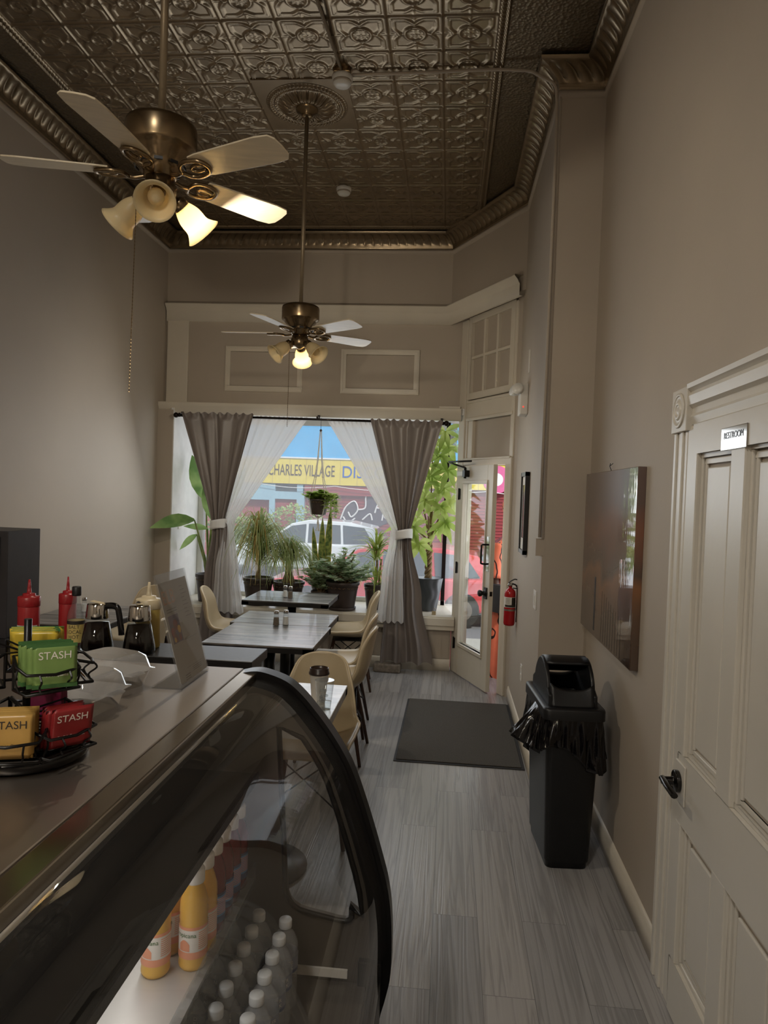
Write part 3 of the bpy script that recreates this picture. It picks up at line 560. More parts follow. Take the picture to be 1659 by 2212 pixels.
# ------------------------------------------------------------------ tables
def table(name, label, cx, cy, wx, wy, top='table_wood', th=.042, h=.75, rz=0):
    t = thing(name, label, 'table', (cx, cy, 0), rz, 'pedestal dining tables')
    mb = MB(); mb.box(-wx/2, wx/2, -wy/2, wy/2, h-.012, h); mb.build('tabletop', top, t, bevel=.003)
    mb = MB()
    for a, b, c, d in ((-wx/2, wx/2, -wy/2, -wy/2+.06), (-wx/2, wx/2, wy/2-.06, wy/2), (-wx/2, -wx/2+.06, -wy/2, wy/2), (wx/2-.06, wx/2, -wy/2, wy/2)): mb.box(a+.0005, b-.0005, c+.0005, d-.0005, h-th, h-.0115)
    mb.build('apron', 'black_wood' if top == 'table_wood' else top, t)
    mb = MB(); mb.cyl((0, 0, .03), (0, 0, h-.012), .0375, n=20); mb.build('column', 'black_metal', t)
    mb = MB(); mb.lathe([(0, 0), (.215, 0), (.22, .006), (.218, .014), (.12, .026), (.055, .038), (.045, .06), (0, .062)], 32); mb.build('base_plate', 'black_metal', t)
    mb = MB(); mb.box(-.13, .13, -.13, .13, h-.02, h-.012); mb.build('top_spider', 'black_metal', t)
    return t
table('dining_table', 'small dark plank table closest to the window plants', -1.345, 6.27, .74, .62)
table('dining_table', 'dark plank table half with shakers, far side of the joined pair', -1.155, 5.205, .70, .50)
table('dining_table', 'dark plank table half nearest the counter, near side of the joined pair', -1.125, 4.60, .69, .69)
table('dining_table', 'dark plank table against the left wall', -2.555, 4.955, .60, .84)
table('dining_table', 'pale grained table with the coffee cup, just beyond the glass case', -.79, 3.14, .665, .68, 'table_pale')
# ------------------------------------------------------------------ chairs
CP = [(.225, .43), (.215, .447), (.17, .455), (.06, .452), (-.05, .445), (-.13, .452), (-.185, .49), (-.215, .56), (-.235, .65), (-.252, .74), (-.265, .80), (-.27, .832)]
def shell_pt(u, v):                                 # u -1..1 across, v 0..1 front lip to back top
    c = cr([(0, y, z) for y, z in CP], 8); i = min(len(c)-2, int(v*(len(c)-1))); q = v*(len(c)-1)-i; p = c[i].lerp(c[i+1], q)
    w = .222+.01*math.sin(PI*min(1, v*1.6))-.055*min(1, max(0, v-.42)/.4)
    if v > .62: w *= max(.0, 1-((v-.62)/.383)**2.4)**.5
    if v < .12: w *= .86+.14*math.sin(PI/2*v/.12)
    t = (c[min(i+1, len(c)-1)]-c[max(i-1, 0)]).normalized(); n = Vector((0, -t.z, t.y)); n = -n if n.dot(Vector((0, 1, 1))) < 0 else n
    top = min(1, (1-v)/.22)
    lift = top*.052*abs(u)**2.4*(1 if v > .1 else v/.1)+top*.018*abs(u)**2*max(0, math.sin(PI*min(1, max(0, (v-.25)/.4))))
    return Vector((u*w, p.y, p.z))+n*lift
def make_chair(label, loc, rz):
    t = thing('dining_chair', label, 'chair', loc, rz, 'cream shell dining chairs')
    mb = MB(); mb.grid(25, 53, lambda u, v: shell_pt(2*u-1, v)); sh = mb.build('seat_shell', 'cream_vinyl', t, solid=.022, sub=0)
    e = [shell_pt(-1, v/60) for v in range(1, 60)]+[shell_pt(u/6, 1) for u in range(-6, 7)]+[shell_pt(1, v/60) for v in range(59, 0, -1)]+[shell_pt(u/6, 0.004) for u in range(6, -7, -1)]
    mb = MB(); mb.tube(e, .0062, 6, closed=True); mb.build('edge_piping', 'piping', sh)
    for sx in (-1, 1):
        for sy in (-1, 1):
            mb = MB(); a = Vector((sx*.14, sy*.12-.01, .425)); b = Vector((sx*.215, sy*.205-.01, 0)); mb.tube([a, a.lerp(b, .5), a.lerp(b, .97), b], [.014, .0135, .0105, .0095], 10); mb.build('leg', 'walnut', t)
    mb = MB(); L = lambda sx, sy, q: Vector((sx*.14, sy*.12-.01, .425)).lerp(Vector((sx*.215, sy*.205-.01, 0)), q)
    for p, q in (((-1, -1), (1, -1)), ((-1, 1), (1, 1)), ((-1, -1), (-1, 1)), ((1, -1), (1, 1))):
        mb.cyl(L(*p, .05), L(*q, .62), .0042, n=6); mb.cyl(L(*p, .62), L(*q, .05), .0042, n=6)
    mb.box(-.15, .15, -.14, .12, .418, .43); mb.build('wire_brace', 'black_metal', t)
    return t
ch0 = make_chair('cream shell chair on the left of the window table, back to the left curtain', (-1.83, 6.10, 0), R(-84))
def chair(x, y, rz, label): return dup(ch0, (x, y, 0), R(rz), label)
chair(-.84, 6.24, 97, 'cream shell chair with visible seat, right of the window table')
chair(-.745, 5.09, 92, 'cream shell chair at the right of the joined tables, farther of two')
chair(-.70, 4.60, 90, 'cream shell chair at the right of the joined tables, nearer of two')
chair(-.642, 3.54, 178, 'cream shell chair facing us at the pale table, behind the coffee cup')
chair(-2.47, 5.72, 180, 'cream shell chair facing us behind the left wall table')
chair(-2.08, 4.52, 88, 'cream shell chair beside the left wall table, half hidden by squeeze bottles')
# salt and pepper
def shaker(name, label, x, y, fill, h=.105):
    t = thing(name, label, 'shaker', (x, y, .75), R(20), 'glass salt and pepper shakers'); sq = lambda a: 1/max(abs(math.cos((a+PI/8) % (PI/4)-PI/8)), .9)
    mb = MB(); mb.lathe([(0, 0), (.023, 0), (.024, .004), (.0165, h*.78), (.015, h*.8)], 8, sm=False); mb.build('glass_body', 'clear_plastic', t)
    mb = MB(); mb.lathe([(0, .004), (.021, .004), (.0175, h*.55), (0, h*.55)], 8, sm=False); mb.build('contents', fill, t)
    mb = MB(); mb.lathe([(0.0165, h*.78), (.018, h*.8), (.018, h*.92), (.015, h*.99), (0, h)], 16); mb.build('cap', 'chrome', t)
mat('salt', '#e6e3de', .9, noise=(200, .05)); mat('pepper', '#6a5a48', .9, noise=(300, .5))
for tx, ty, nm in ((-1.37, 6.2, 'on the window table'), (-1.135, 4.93, 'on the joined tables'), (-2.66, 5.03, 'on the left wall table')):
    k = 1 if nm[3:6] != 'the' or 'window' in nm else -1
    shaker('salt_shaker', 'glass salt shaker with white salt '+nm, tx-.028 if 'window' in nm else tx+.032, ty+.02, 'salt'); shaker('pepper_shaker', 'glass pepper shaker with dark pepper '+nm, tx+.028 if 'window' in nm else tx-.025, ty-.025, 'pepper')
# coffee cup and water cup
cc = thing('coffee_cup', 'paper coffee cup with dark lid on the pale table', 'cup', (-.545, 3.16, .75)); H0 = .135
mb = MB(); mb.lathe([(0, 0), (.029, 0), (.0295, .003), (.0415, H0), (.043, H0+.002)], 32); mb.build('paper_body', 'paper', cc)
mat('brown_lid', '#2a1d18', .3); mb = MB(); mb.lathe([(.0425, H0-.004), (.046, H0-.003), (.046, H0+.005), (.0435, H0+.008), (.042, H0+.022), (.04, H0+.025), (.038, H0+.02), (.036, H0+.014), (0, H0+.014)], 32); mb.build('lid', 'brown_lid', cc)
pc = thing('plastic_cup', 'clear plastic cup with a little ice water in front of the coffee cup', 'cup', (-.505, 3.075, .75))
mb = MB(); mb.lathe([(0, 0), (.0285, 0), (.029, .002), (.041, .125), (.043, .126), (.043, .129), (.041, .129)], 32); mb.build('cup_wall', 'clear_plastic', pc)
mb = MB(); 
for k in range(11): mb.ball((random.uniform(-.016, .016), random.uniform(-.016, .016), .035+.05*random.random()), .010, 6, sc=(1, .7, .8))
mb.build('ice', 'clear_plastic', pc); mb = MB(); mb.lathe([(0, .002), (.028, .002), (.0315, .035), (0, .035)], 24); mb.build('water', 'glass', pc)
# floor mat
fm = thing('floor_mat', 'dark grey entrance mat with rubber border on the plank floor', 'mat', (.14, 5.215, 0), R(-.6))
mb = MB(); mb.box(-.42, .405, -.70, .70, 0, .006); mb.build('rubber_border', 'rubber', fm, bevel=.003)
mb = MB(); mb.box(-.405, .385, -.68, .69, .006, .012); mb.build('carpet_pile', 'mat_carpet', fm, bevel=.003)
st = thing('stone_block', 'rough stone block on the floor under the right curtain', 'stone', (-.52, 6.80, 0), R(-4)); mb = MB()
mb.box(-.13, .13, -.06, .06, 0, .085); o = mb.build('block', 'stone', st, bevel=.018, seg=3)
# ------------------------------------------------------------------ waste bin
bn = thing('waste_bin', 'black slim waste bin with swing hood beside the right wall', 'waste bin', (.59, 3.54, 0), R(4))
BW, BD = .125, .235
rect = lambda w, d, r=.03: [(x*(w-r)+r*math.cos(a), y*(d-r)+r*math.sin(a)) for x, y, a0 in ((1, 1, 0), (-1, 1, 90), (-1, -1, 180), (1, -1, 270)) for a in [R(a0+k*22.5) for k in range(5)]]
mb = MB()
lv = [(.0, .095, .20), (.03, .097, .203), (.035, .102, .21), (.70, BW, BD), (.72, BW+.004, BD+.004)]; rs = [rect(w, d) for z, w, d in lv]
mb.grid(20, 5, lambda u, v: (*rs[round(v*4)][round(u*20) % 20], lv[round(v*4)][0]), 0, True); mb.add([(x, y, 0) for x, y in rs[0]], [tuple(range(20))]); mb.build('bin_body', 'black_plastic', bn)
mb = MB(); r0, r1 = rect(BW+.016, BD+.016), rect(BW-.02, BD-.02)
pr_ = [(r0, .70), (r0, .742), ([(x*.98, y*.985) for x, y in r0], .75), (r1, .752), (r1, .735)]
mb.grid(20, 5, lambda u, v: (*pr_[round(v*4)][0][round(u*20) % 20], pr_[round(v*4)][1]), 0, True); mb.build('lid_rim', 'black_plastic', bn)
# hood: two rounded side plates, top roll, front and rear lips
hp = [(-.20, .745), (-.195, .80)]+[(-.13*math.cos(a)-.02*math.cos(a)**3, .80+.135*math.sin(a)) for a in [PI*k/18 for k in range(1, 18)]]+[(.195, .80), (.2, .745)]
for sx in (-1, 1):
    mb = MB(); mb.prism(hp, sx*.093, sx*.112, lambda y, z, h: (h, y, z), sm=False); mb.build('hood_side', 'black_plastic', bn, bevel=.006)
mb = MB()
def roll(u, v): a = R(58+104*v); return ((2*u-1)*.1, -.135*math.cos(a), .80+.135*math.sin(a))
mb.grid(6, 16, roll); mb.build('hood_roll', 'black_plastic', bn, solid=.012)
for sy in (-1, 1):
    mb = MB(); mb.grid(12, 8, lambda u, v: ((2*u-1)*.1, sy*(.2-.035*v-.0*u), .742+(.075+.03*(abs(2*u-1)**3))*v)); mb.build('hood_lip', 'black_plastic', bn, solid=.012)
mb = MB()
def bag(u, v):
    i = u*40 % 40; a = rect(BW+.02, BD+.02)
    def per(q):
        q = (q % 1)*20; k = int(q); f = q-k; p, s = a[k % 20], a[(k+1) % 20]; return Vector((p[0]+(s[0]-p[0])*f, p[1]+(s[1]-p[1])*f))
    # spread samples evenly along the perimeter
    L = [per(k/160) for k in range(161)]
    return L
rp = rect(BW+.006, BD+.006); LL = []; tot = 0; seg_ = []
for k in range(20):
    p, q = Vector(rp[k]), Vector(rp[(k+1) % 20]); seg_.append((p, q, (q-p).length)); tot += seg_[-1][2]
def perim_pt(u):
    d = (u % 1)*tot
    for p, q, l in seg_:
        if d <= l: return p.lerp(q, d/l if l else 0)
        d -= l
    return seg_[-1][1]
rb = random.Random(5); PH = [rb.uniform(0, 6.28) for _ in range(9)]
def bagf(u, v):
    p = perim_pt(u); n = p.normalized(); t = 2*PI*u
    pl = .5*math.sin(23*t+PH[0]+2*v)+.3*math.sin(41*t+PH[1]-3*v)+.4*math.sin(13*t+PH[2]+4*v)+.25*math.sin(67*t+PH[3]+5*v)
    drop = .215+.05*math.sin(2*t+PH[4])+.03*math.sin(5*t+PH[5]); fl = math.exp(-((math.atan2(n.y, n.x)+2.75)/.38)**2)*.12
    o = .004+v*(.022+fl)+.016*pl*min(1, v*2.5)*(.4+v)
    return (p.x+n.x*o, p.y+n.y*o*(.9), .73-drop*v**1.0+.012*pl*v+fl*.3*v)
mb.grid(220, 16, bagf, 0, True); mb.build('bin_liner', mat('bin_bag', '#0d0b0d', .16, bump=(40, .5)), bn, fix=False, solid=.0008)
# ------------------------------------------------------------------ wall things
ex = thing('fire_extinguisher', 'red fire extinguisher hung on the wall beside the entry door', 'fire extinguisher', (.505, 5.66, .70))
mb = MB(); mb.lathe([(0, .004), (.03, 0), (.04, .006), (.0435, .02), (.0435, .245), (.04, .268), (.028, .285), (.014, .292), (.014, .31), (0, .31)], 28); mb.build('cylinder', 'red_enamel', ex)
mb = MB(); mb.lathe([(.0438, .145), (.0438, .225)], 28); mb.build('label_band', 'paper', ex)
mb = MB(); mb.grid(10, 2, lambda u, v: (.0441*math.cos(R(-75+75*u)), .0441*math.sin(R(-75+75*u)), .165+.058*v)); mb.grid(12, 2, lambda u, v: (.0441*math.cos(R(-150+150*u)), .0441*math.sin(R(-150+150*u)), .148+.018*v))
for k in range(4): mb.grid(6, 2, lambda u, v: (.0441*math.cos(R(-140+45*u)), .0441*math.sin(R(-140+45*u)), .178+.011*k+.003*v))
mb.build('label_print', 'ink', ex)
mb = MB(); mb.lathe([(.0445, .118), (.0445, .132)], 28); mb.tube([(.0, .045, .125), (.05, .045, .125)], .005, 6); mb.build('strap', 'steel', ex)
mb = MB(); mb.lathe([(0, .305), (.016, .305), (.016, .33), (.012, .335), (0, .335)], 14); mb.ball((-.012, -.016, .318), .011, 10); mb.build('valve', 'chrome', ex)
mb = MB(); mb.tube(cr([(-.015, 0, .33), (.0, -.0, .345), (.03, .0, .362), (.05, .0, .36)], 4), .008, 6, flat=.6); mb.tube(cr([(-.01, 0, .328), (.02, .0, .328), (.048, .0, .315)], 4), .007, 6, flat=.6); mb.build('trigger', 'black_plastic', ex)
mb = MB(); mb.tube(cr([(.0, .02, .318), (.03, .03, .32), (.052, .02, .30), (.055, .01, .22), (.052, .0, .12)], 6), .006, 8); mb.build('hose', 'black_plastic', ex)
mb = MB(); mb.box(.049, .056, -.015, .015, .03, .30); mb.tube([(.05, 0, .29), (.02, -.0, .293)], .004, 6); mb.build('wall_bracket', 'black_metal', ex)
em = thing('emergency_light', 'white emergency light with lamp head on the wall above the extinguisher', 'emergency light', (.53, 5.5, 2.43))
mb = MB(); mb.box(-.03, .03, -.085, .085, -.115, .115); mb.build('housing', 'white_plastic', em, bevel=.008)
mb = MB(); mb.lathe([(0, 0), (.02, .0), (.04, .03), (.045, .055), (.043, .06), (0, .06)], 20, X=Matrix.Translation((-.03, .04, .06)) @ Matrix.Rotation(R(-70), 4, 'Y') @ Matrix.Rotation(R(25), 4, 'X'))
mb.build('lamp_head', 'white_plastic', em)
mb = MB(); mb.lathe([(0, 0), (.018, .0), (.038, .03), (.043, .055), (.041, .06), (0, .06)], 20, X=Matrix.Translation((-.03, -.05, .06)) @ Matrix.Rotation(R(-60), 4, 'Y') @ Matrix.Rotation(R(60), 4, 'X')); mb.build('lamp_head', 'white_plastic', em)
mb = MB(); mb.ball((-.005, -.086, -.06), .005, 8); mb.build('indicator', mat('red_led', '#ff3020', .4, emit=2), em)
def plate(name, label, cat, y, z, w, h, x=XF, d=.006):
    t = thing(name, label, cat, (x-d, y, z)); mb = MB(); mb.box(0, d, -w/2, w/2, -h/2, h/2); mb.build('cover', 'white_plastic', t, bevel=.002); return t
sp = plate('switch_plate', 'white switch plate below the framed picture', 'switch plate', 4.52, 1.07, .12, .115); mb = MB(); mb.box(-.005, 0, -.03, -.01, -.03, .03); mb.box(-.005, 0, .01, .03, -.03, .03); mb.build('rocker', 'white_plastic', sp)
op = plate('outlet_plate', 'white outlet plate low on the wall near the mat', 'outlet', 5.13, .465, .075, .115); mb = MB(); mb.box(-.003, 0, -.017, .017, .01, .04); mb.box(-.003, 0, -.017, .017, -.04, -.01); mb.build('receptacle', 'paper', op)
wp = plate('wall_bracket', 'thin white plate high on the wall above the emergency light', 'bracket', 5.38, 2.70, .03, .17, d=.012)
pf = thing('framed_picture', 'black framed picture hung edge-on near the entry door', 'picture', (XF-.004, 5.24, 1.59), 0)
mb = MB()
for a, b, c, d in ((-.155, .155, -.29, -.262), (-.155, .155, .262, .29), (-.155, -.13, -.29, .29), (.13, .155, -.29, .29)): mb.box(-.028, 0, a, b, c, d)
mb.build('frame', 'black_wood', pf); mb = MB(); mb.box(-.016, -.012, -.13, .13, -.262, .262); mb.build('mount', 'paper', pf)
mb = MB(); mb.box(-.0175, -.016, -.09, .09, -.18, .20); mb.build('print', mat('print_grey', '#595a5e', .15, noise=(6, .5)), pf)
# glossy canvas with a generic brown boardwalk scene
def canvas_mat():
    m = bpy.data.materials.new('canvas_print'); m.use_nodes = True; nt = m.node_tree; b = nt.nodes['Principled BSDF']; tc = nt.nodes.new('ShaderNodeTexCoord')
    sp_ = nt.nodes.new('ShaderNodeSeparateXYZ'); nt.links.new(tc.outputs['Object'], sp_.inputs[0])
    n = nt.nodes.new('ShaderNodeTexNoise'); n.inputs['Scale'].default_value = 3.5; nt.links.new(tc.outputs['Object'], n.inputs[0])
    a = nt.nodes.new('ShaderNodeMath'); a.operation = 'MULTIPLY_ADD'; a.inputs[1].default_value = .35; nt.links.new(n.outputs[0], a.inputs[0]); 
    mr = nt.nodes.new('ShaderNodeMapRange'); mr.inputs[1].default_value = -.43; mr.inputs[2].default_value = .43; nt.links.new(sp_.outputs[2], mr.inputs[0]); nt.links.new(mr.outputs[0], a.inputs[2])
    r = nt.nodes.new('ShaderNodeValToRGB'); e = r.color_ramp.elements; e[0].position = .1; e[0].color = hexl('#3a2a22'); e[1].position = 1.15; e[1].color = hexl('#5a4440')
    for p, c in ((.33, '#4b3526'), (.45, '#6a4428'), (.55, '#84522c'), (.62, '#4a352c'), (.85, '#7a4630')): x = e.new(p); x.color = hexl(c)
    nt.links.new(a.outputs[0], r.inputs[0]); nt.links.new(r.outputs[0], b.inputs['Base Color']); b.inputs['Roughness'].default_value = .3; b.inputs['Coat Weight'].default_value = 1; b.inputs['Coat IOR'].default_value = 2.1; b.inputs['Coat Roughness'].default_value = .02; b.inputs['Specular IOR Level'].default_value = .1
    bp = nt.nodes.new('ShaderNodeBump'); bp.inputs['Strength'].default_value = .05; bp.inputs['Distance'].default_value = .004; n3 = nt.nodes.new('ShaderNodeTexNoise'); n3.inputs['Scale'].default_value = 25; mp = nt.nodes.new('ShaderNodeMapping'); mp.inputs['Scale'].default_value = (1, 1.6, .25)
    nt.links.new(tc.outputs['Object'], mp.inputs[0]); nt.links.new(mp.outputs[0], n3.inputs[0]); nt.links.new(n3.outputs[0], bp.inputs['Height']); nt.links.new(bp.outputs[0], b.inputs['Normal']); nt.links.new(bp.outputs[0], b.inputs['Coat Normal'])
    MATS['canvas_print'] = m
canvas_mat()
cv = thing('canvas_picture', 'large glossy brown canvas picture on the right wall above the bin', 'picture', (XR, 3.66, 1.417))
mb = MB(); mb.box(-.036, 0, -.565, .565, -.43, .43); mb.build('canvas', 'canvas_print', cv, bevel=.003)
mb = MB()
for k in range(9):
    y = -.40+.1*k; mb.box(-.0366, -.036, -.38+.05*k, -.378+.05*k, -.42, -.25+.01*k)
mb.build('deck_lines', 'black_wood', cv); mb = MB(); mb.box(-.0366, -.036, .18, .215, -.40, -.12); mb.build('dark_post', 'black_wood', cv)
mb = MB(); mb.tube([(-.01, .05, .43), (-.02, .05, .455), (-.004, .05, .47)], .002, 5); mb.tube([(-.02, .05, .455), (-.02, .035, .468)], .002, 5); mb.build('hanger_hook', 'black_metal', cv)

ro = thing('outlet_plate', 'white outlet on the bright window reveal behind the paddle leaf', 'outlet', (-2.705, 7.09, 1.32)); mb = MB(); mb.box(0, .006, -.04, .04, -.06, .06); mb.build('cover', 'white_plastic', ro, bevel=.002)
mb = MB(); mb.box(.005, .008, -.017, .017, .008, .04); mb.box(.005, .008, -.017, .017, -.04, -.008); mb.build('receptacle', 'paper', ro)
# ------------------------------------------------------------------ curved glass display case
OUT = [(-.49, 1.249), (-.46, 1.256), (-.428, 1.255), (-.373, 1.237), (-.333, 1.206), (-.298, 1.168), (-.263, 1.125), (-.228, 1.073), (-.2, 1.019), (-.162, .918), (-.13, .820), (-.109, .745), (-.098, .66), (-.096, .546), (-.106, .485), (-.119, .43), (-.124, .36), (-.125, .10), (-.14, .06)]
OUTc = [(p.x, p.z) for p in cr([(x, 0, z) for x, z in OUT], 4)]
def inset(P, d):
    out = []
    for i, p in enumerate(P):
        a, b = Vector(P[max(i-1, 0)]), Vector(P[min(i+1, len(P)-1)]); t = (b-a).normalized()
        out.append((p[0]+t.y*d, p[1]-t.x*d))
    return out
IN = inset(OUTc, .053); GL = inset(OUTc, .020)
Y0, Y1 = .32, 1.745
dc = thing('display_case', 'refrigerated curved glass display case with stainless top in the foreground', 'display case', (0, 0, 0))
mb = MB(); nP = len(OUTc)
def endframe(ya, yb):
    b = MB(); b.grid(nP, 2, lambda u, v: (OUTc[round(u*(nP-1))][0], ya+(yb-ya)*v, OUTc[round(u*(nP-1))][1]))
    b.grid(nP, 2, lambda u, v: (IN[round(u*(nP-1))][0], ya+(yb-ya)*v, IN[round(u*(nP-1))][1]))
    for y in (ya, yb): b.grid(nP, 2, lambda u, v: tuple((OUTc, IN)[round(v)][round(u*(nP-1))][k] if k < 1 else 0 for k in (0,))+(y, (OUTc, IN)[round(v)][round(u*(nP-1))][1]))
    M1, M2 = inset(OUTc, .012), inset(OUTc, .017)
    b.grid(nP, 2, lambda u, v: ((M1, M2)[round(v)][round(u*(nP-1))][0], ya-.003, (M1, M2)[round(v)][round(u*(nP-1))][1]))
    return b
e1 = endframe(1.70, Y1).build('end_frame', 'black_plastic', dc, fix=False); e1.data.materials[0] = mat('frame_black', '#090809', .3, spec=.35)
mb = MB(); mb.box(-.175, -.118, 1.688, 1.75, .50, .575); mb.box(-.16, -.13, 1.69, 1.75, .1, .52); mb.build('hinge_block', 'frame_black', e1, bevel=.004)
mb = MB(); gi = [k for k in range(nP) if GL[k][1] > .56 or GL[k][0] < -.3]; G2 = GL[:gi[-1]+1]; nG = len(G2)
mb.grid(nG, 2, lambda u, v: (G2[round(u*(nG-1))][0], Y0+(1.705-Y0)*v, G2[round(u*(nG-1))][1])); mb.build('curved_glass', 'case_glass', dc, fix=False)
mb = MB(); mb.box(-.15, -.118, Y0, 1.70, .06, .545); mb.build('front_panel', 'frame_black', dc, bevel=.01)
mb = MB(); mb.box(-1.25, -.492, Y0, 1.752, 1.228, 1.25); mb.build('steel_top', 'steel', dc, bevel=.003)
mb = MB(); mb.box(-.489, -.448, Y0, 1.725, 1.225, 1.2515); mb.build('steel_edge_strip', 'steel_edge', dc, bevel=.003)
mb = MB(); mb.box(-1.22, -.50, Y0+.01, 1.74, 1.15, 1.228); mb.build('top_liner', 'black_plastic', dc)
mb = MB(); mb.box(-1.25, -1.22, Y0, 1.75, .02, 1.228); mb.build('rear_panel', 'black_plastic', dc)
mb = MB(); mb.box(-1.25, -.15, Y0, 1.75, .0, .50); mb.build('base_cabinet', 'black_plastic', dc)
# end panel with a glazed opening
def fillet(pts, r):
    out = []
    for i, p in enumerate(pts):
        p = Vector(p); a = Vector(pts[i-1]); b = Vector(pts[(i+1) % len(pts)]); rr = min(r, (a-p).length*.45, (b-p).length*.45)
        p0 = p+(a-p).normalized()*rr; p1 = p+(b-p).normalized()*rr
        for k in range(6): t = k/5; out.append(tuple(p0*(1-t)**2+p*(2*t*(1-t))+p1*t*t))
    return out
rin = [q for q in inset(OUTc, .058) if .66 < q[1] < 1.125]
op_ = fillet([(-.385, 1.10), (-.355, .685), (-.18, .655)], .05)
opening = op_[6:]+[(rin[k][0]-.012, rin[k][1]) for k in range(len(rin)-1, -1, -3)]+[(-.388, 1.125)]
bm = bmesh.new(); bo = [(-1.22, .50), (-.15, .50)]+[IN[k] for k in range(nP-1, -1, -1) if IN[k][1] > .52]+[(-1.22, 1.225)]
ev = []
for loop in (bo, opening):
    vv = [bm.verts.new((x, 1.715, z)) for x, z in loop]
    for i in range(len(vv)): ev.append(bm.edges.new((vv[i], vv[(i+1) % len(vv)])))
bmesh.ops.triangle_fill(bm, edges=ev, use_beauty=True)
me = bpy.data.meshes.new('end_panel'); bm.to_mesh(me); bm.free(); me.materials.append(mat('case_liner', '#4c463f', .35, .2))
ep = bpy.data.objects.new('end_panel', me); COL.objects.link(ep); ep.parent = dc; md = ep.modifiers.new('s', 'SOLIDIFY'); md.thickness = .02; md.offset = 0
mb = MB(); mb.tube([(x, 1.703, z) for x, z in opening], .007, 6, closed=True); mb.build('window_gasket', 'frame_black', ep)
mb = MB(); mb.add([(x, 1.715, z) for x, z in opening], [tuple(range(len(opening)))]); mb.build('end_glass', 'case_glass', ep, fix=False)
mb = MB(); mb.box(-.335, -.20, 1.696, 1.703, .525, .545); mb.build('label_rail', 'white_plastic', ep)
mb = MB(); mb.box(-1.22, -.435, Y0+.02, 1.70, 1.0, 1.008); mb.build('upper_shelf', mat('shelf_dark', '#17130f', .22), dc)
mb = MB(); mb.box(-.437, -.433, Y0+.02, 1.70, .992, 1.012); mb.build('shelf_edge', 'black_plastic', dc)
ls = MB(); ls.box(-1.22, -.437, 1.02, 1.70, .742, .75); ls.box(-1.22, -.437, Y0+.02, 1.01, .742, .75); lo = ls.build('lower_shelf', mat('aluminium', '#cbc9c6', .38, .35), dc)
mb = MB(); mb.box(-.437, -.433, Y0+.02, 1.70, .735, .79); mb.build('shelf_lip', 'clear_plastic', lo)
mb = MB(); mb.box(-1.2, -.45, 1.008, 1.022, .75, .775); mb.build('shelf_divider', 'steel_edge', lo)
mb = MB(); mb.box(-1.2, -.155, Y0+.02, 1.70, .50, .515); mb.build('deck', 'case_liner', dc)
mb = MB(); mb.cyl((-.475, Y0+.05, 1.205), (-.475, 1.68, 1.205), .012); mb.build('light_tube', 'white_plastic', dc)
mb = MB(); mb.box(-.475, -.445, Y0+.1, 1.66, .992, 1.0); mb.build('shelf_light', 'white_plastic', dc); lamp('shelf_light_glow', 'AREA', (-.60, 1.1, .988), 1.5, (1, .97, .93), (0, R(-12), 0), (.03, 1.1), parent=dc)
# bottles
mat('orange_juice', '#e0b04e', .3); mat('apple_juice', '#d9a545', .25); mat('berry_juice', '#6d1a22', .2); mat('label_white', '#e2ddd6', .4); mat('label_blue', '#5e8fc4', .4); mat('label_orange', '#e39a78', .4); mat('cap_white', '#e4e1dc', .35); mat('label_navy', '#3b4a74', .4); mat('leaf_green_print', '#3f6b38', .5)
def juice(label, x, y, body, lab):
    t = thing('juice_bottle', label, 'bottle', (x, y, .7505), R(-35), 'juice bottles on the glass shelf')
    pr = [(0, .002), (.024, 0), (.0275, .006), (.028, .012), (.0268, .018), (.0275, .024), (.0275, .088), (.0265, .094), (.0278, .10), (.0268, .106), (.0275, .112), (.0268, .13), (.0215, .15), (.0165, .163), (.0165, .172), (0, .172)]
    mb = MB(); mb.lathe(pr, 24); mb.build('bottle_body', body, t)
    mb = MB(); mb.lathe([(.0281, .026), (.0281, .088)], 24); lb = mb.build('label', lab, t)
    mb = MB(); mb.lathe([(.0283, .026), (.0283, .040)], 24); mb.lathe([(.0283, .083), (.0283, .089)], 24); mb.build('label_band', 'label_orange' if lab == 'label_white' else 'label_navy', lb)
    mb = MB()
    for k in range(9): mb.grid(6, 2, lambda u, v: (.0284*math.cos(R(-15+55*u)), .0284*math.sin(R(-15+55*u)), .045+.004*k+.0016*v))
    mb.grid(8, 6, lambda u, v: (.0284*math.cos(R(-95+45*u)), .0284*math.sin(R(-95+45*u)), .042+.022*v*(.6+.4*math.sin(PI*u)))); mb.build('label_print', 'ink' if 0 else 'label_orange', lb)
    mb = MB(); mb.lathe([(.019, .168), (.0195, .17), (.0195, .192), (.0175, .196), (0, .196)], 28); mb.build('cap', 'cap_white', t)
    if lab == 'label_white':
        cu = text('lettering', 'Tropicana', .0125, 'leaf_green_print', lb, Matrix.Identity(4), .0)
        for v in cu.data.vertices: a = v.co.x/.0285-R(75); v.co = Vector((.0286*math.cos(a), .0286*math.sin(a), .073+v.co.y))
    return t
nth = ['nearest', 'second', 'third', 'fourth', 'fifth', 'farthest']
for k in range(6): juice('%s white-capped bottle of %s in the row along the shelf edge' % (nth[k], 'orange juice' if k < 2 else 'dark berry juice'), -.472, 1.372+.0575*k, 'orange_juice' if k < 2 else 'berry_juice', 'label_white' if k < 2 else 'label_blue')
juice('orange juice bottle standing foremost, partly behind the dark upper shelf', -.535, 1.34, 'orange_juice', 'label_white'); juice('orange juice bottle in the second row behind the foremost one', -.535, 1.41, 'orange_juice', 'label_white')
wbk = thing('water_bottle', 'x', 'bottle', (0, 0, .5155), 0, 'clear water bottles in the case')
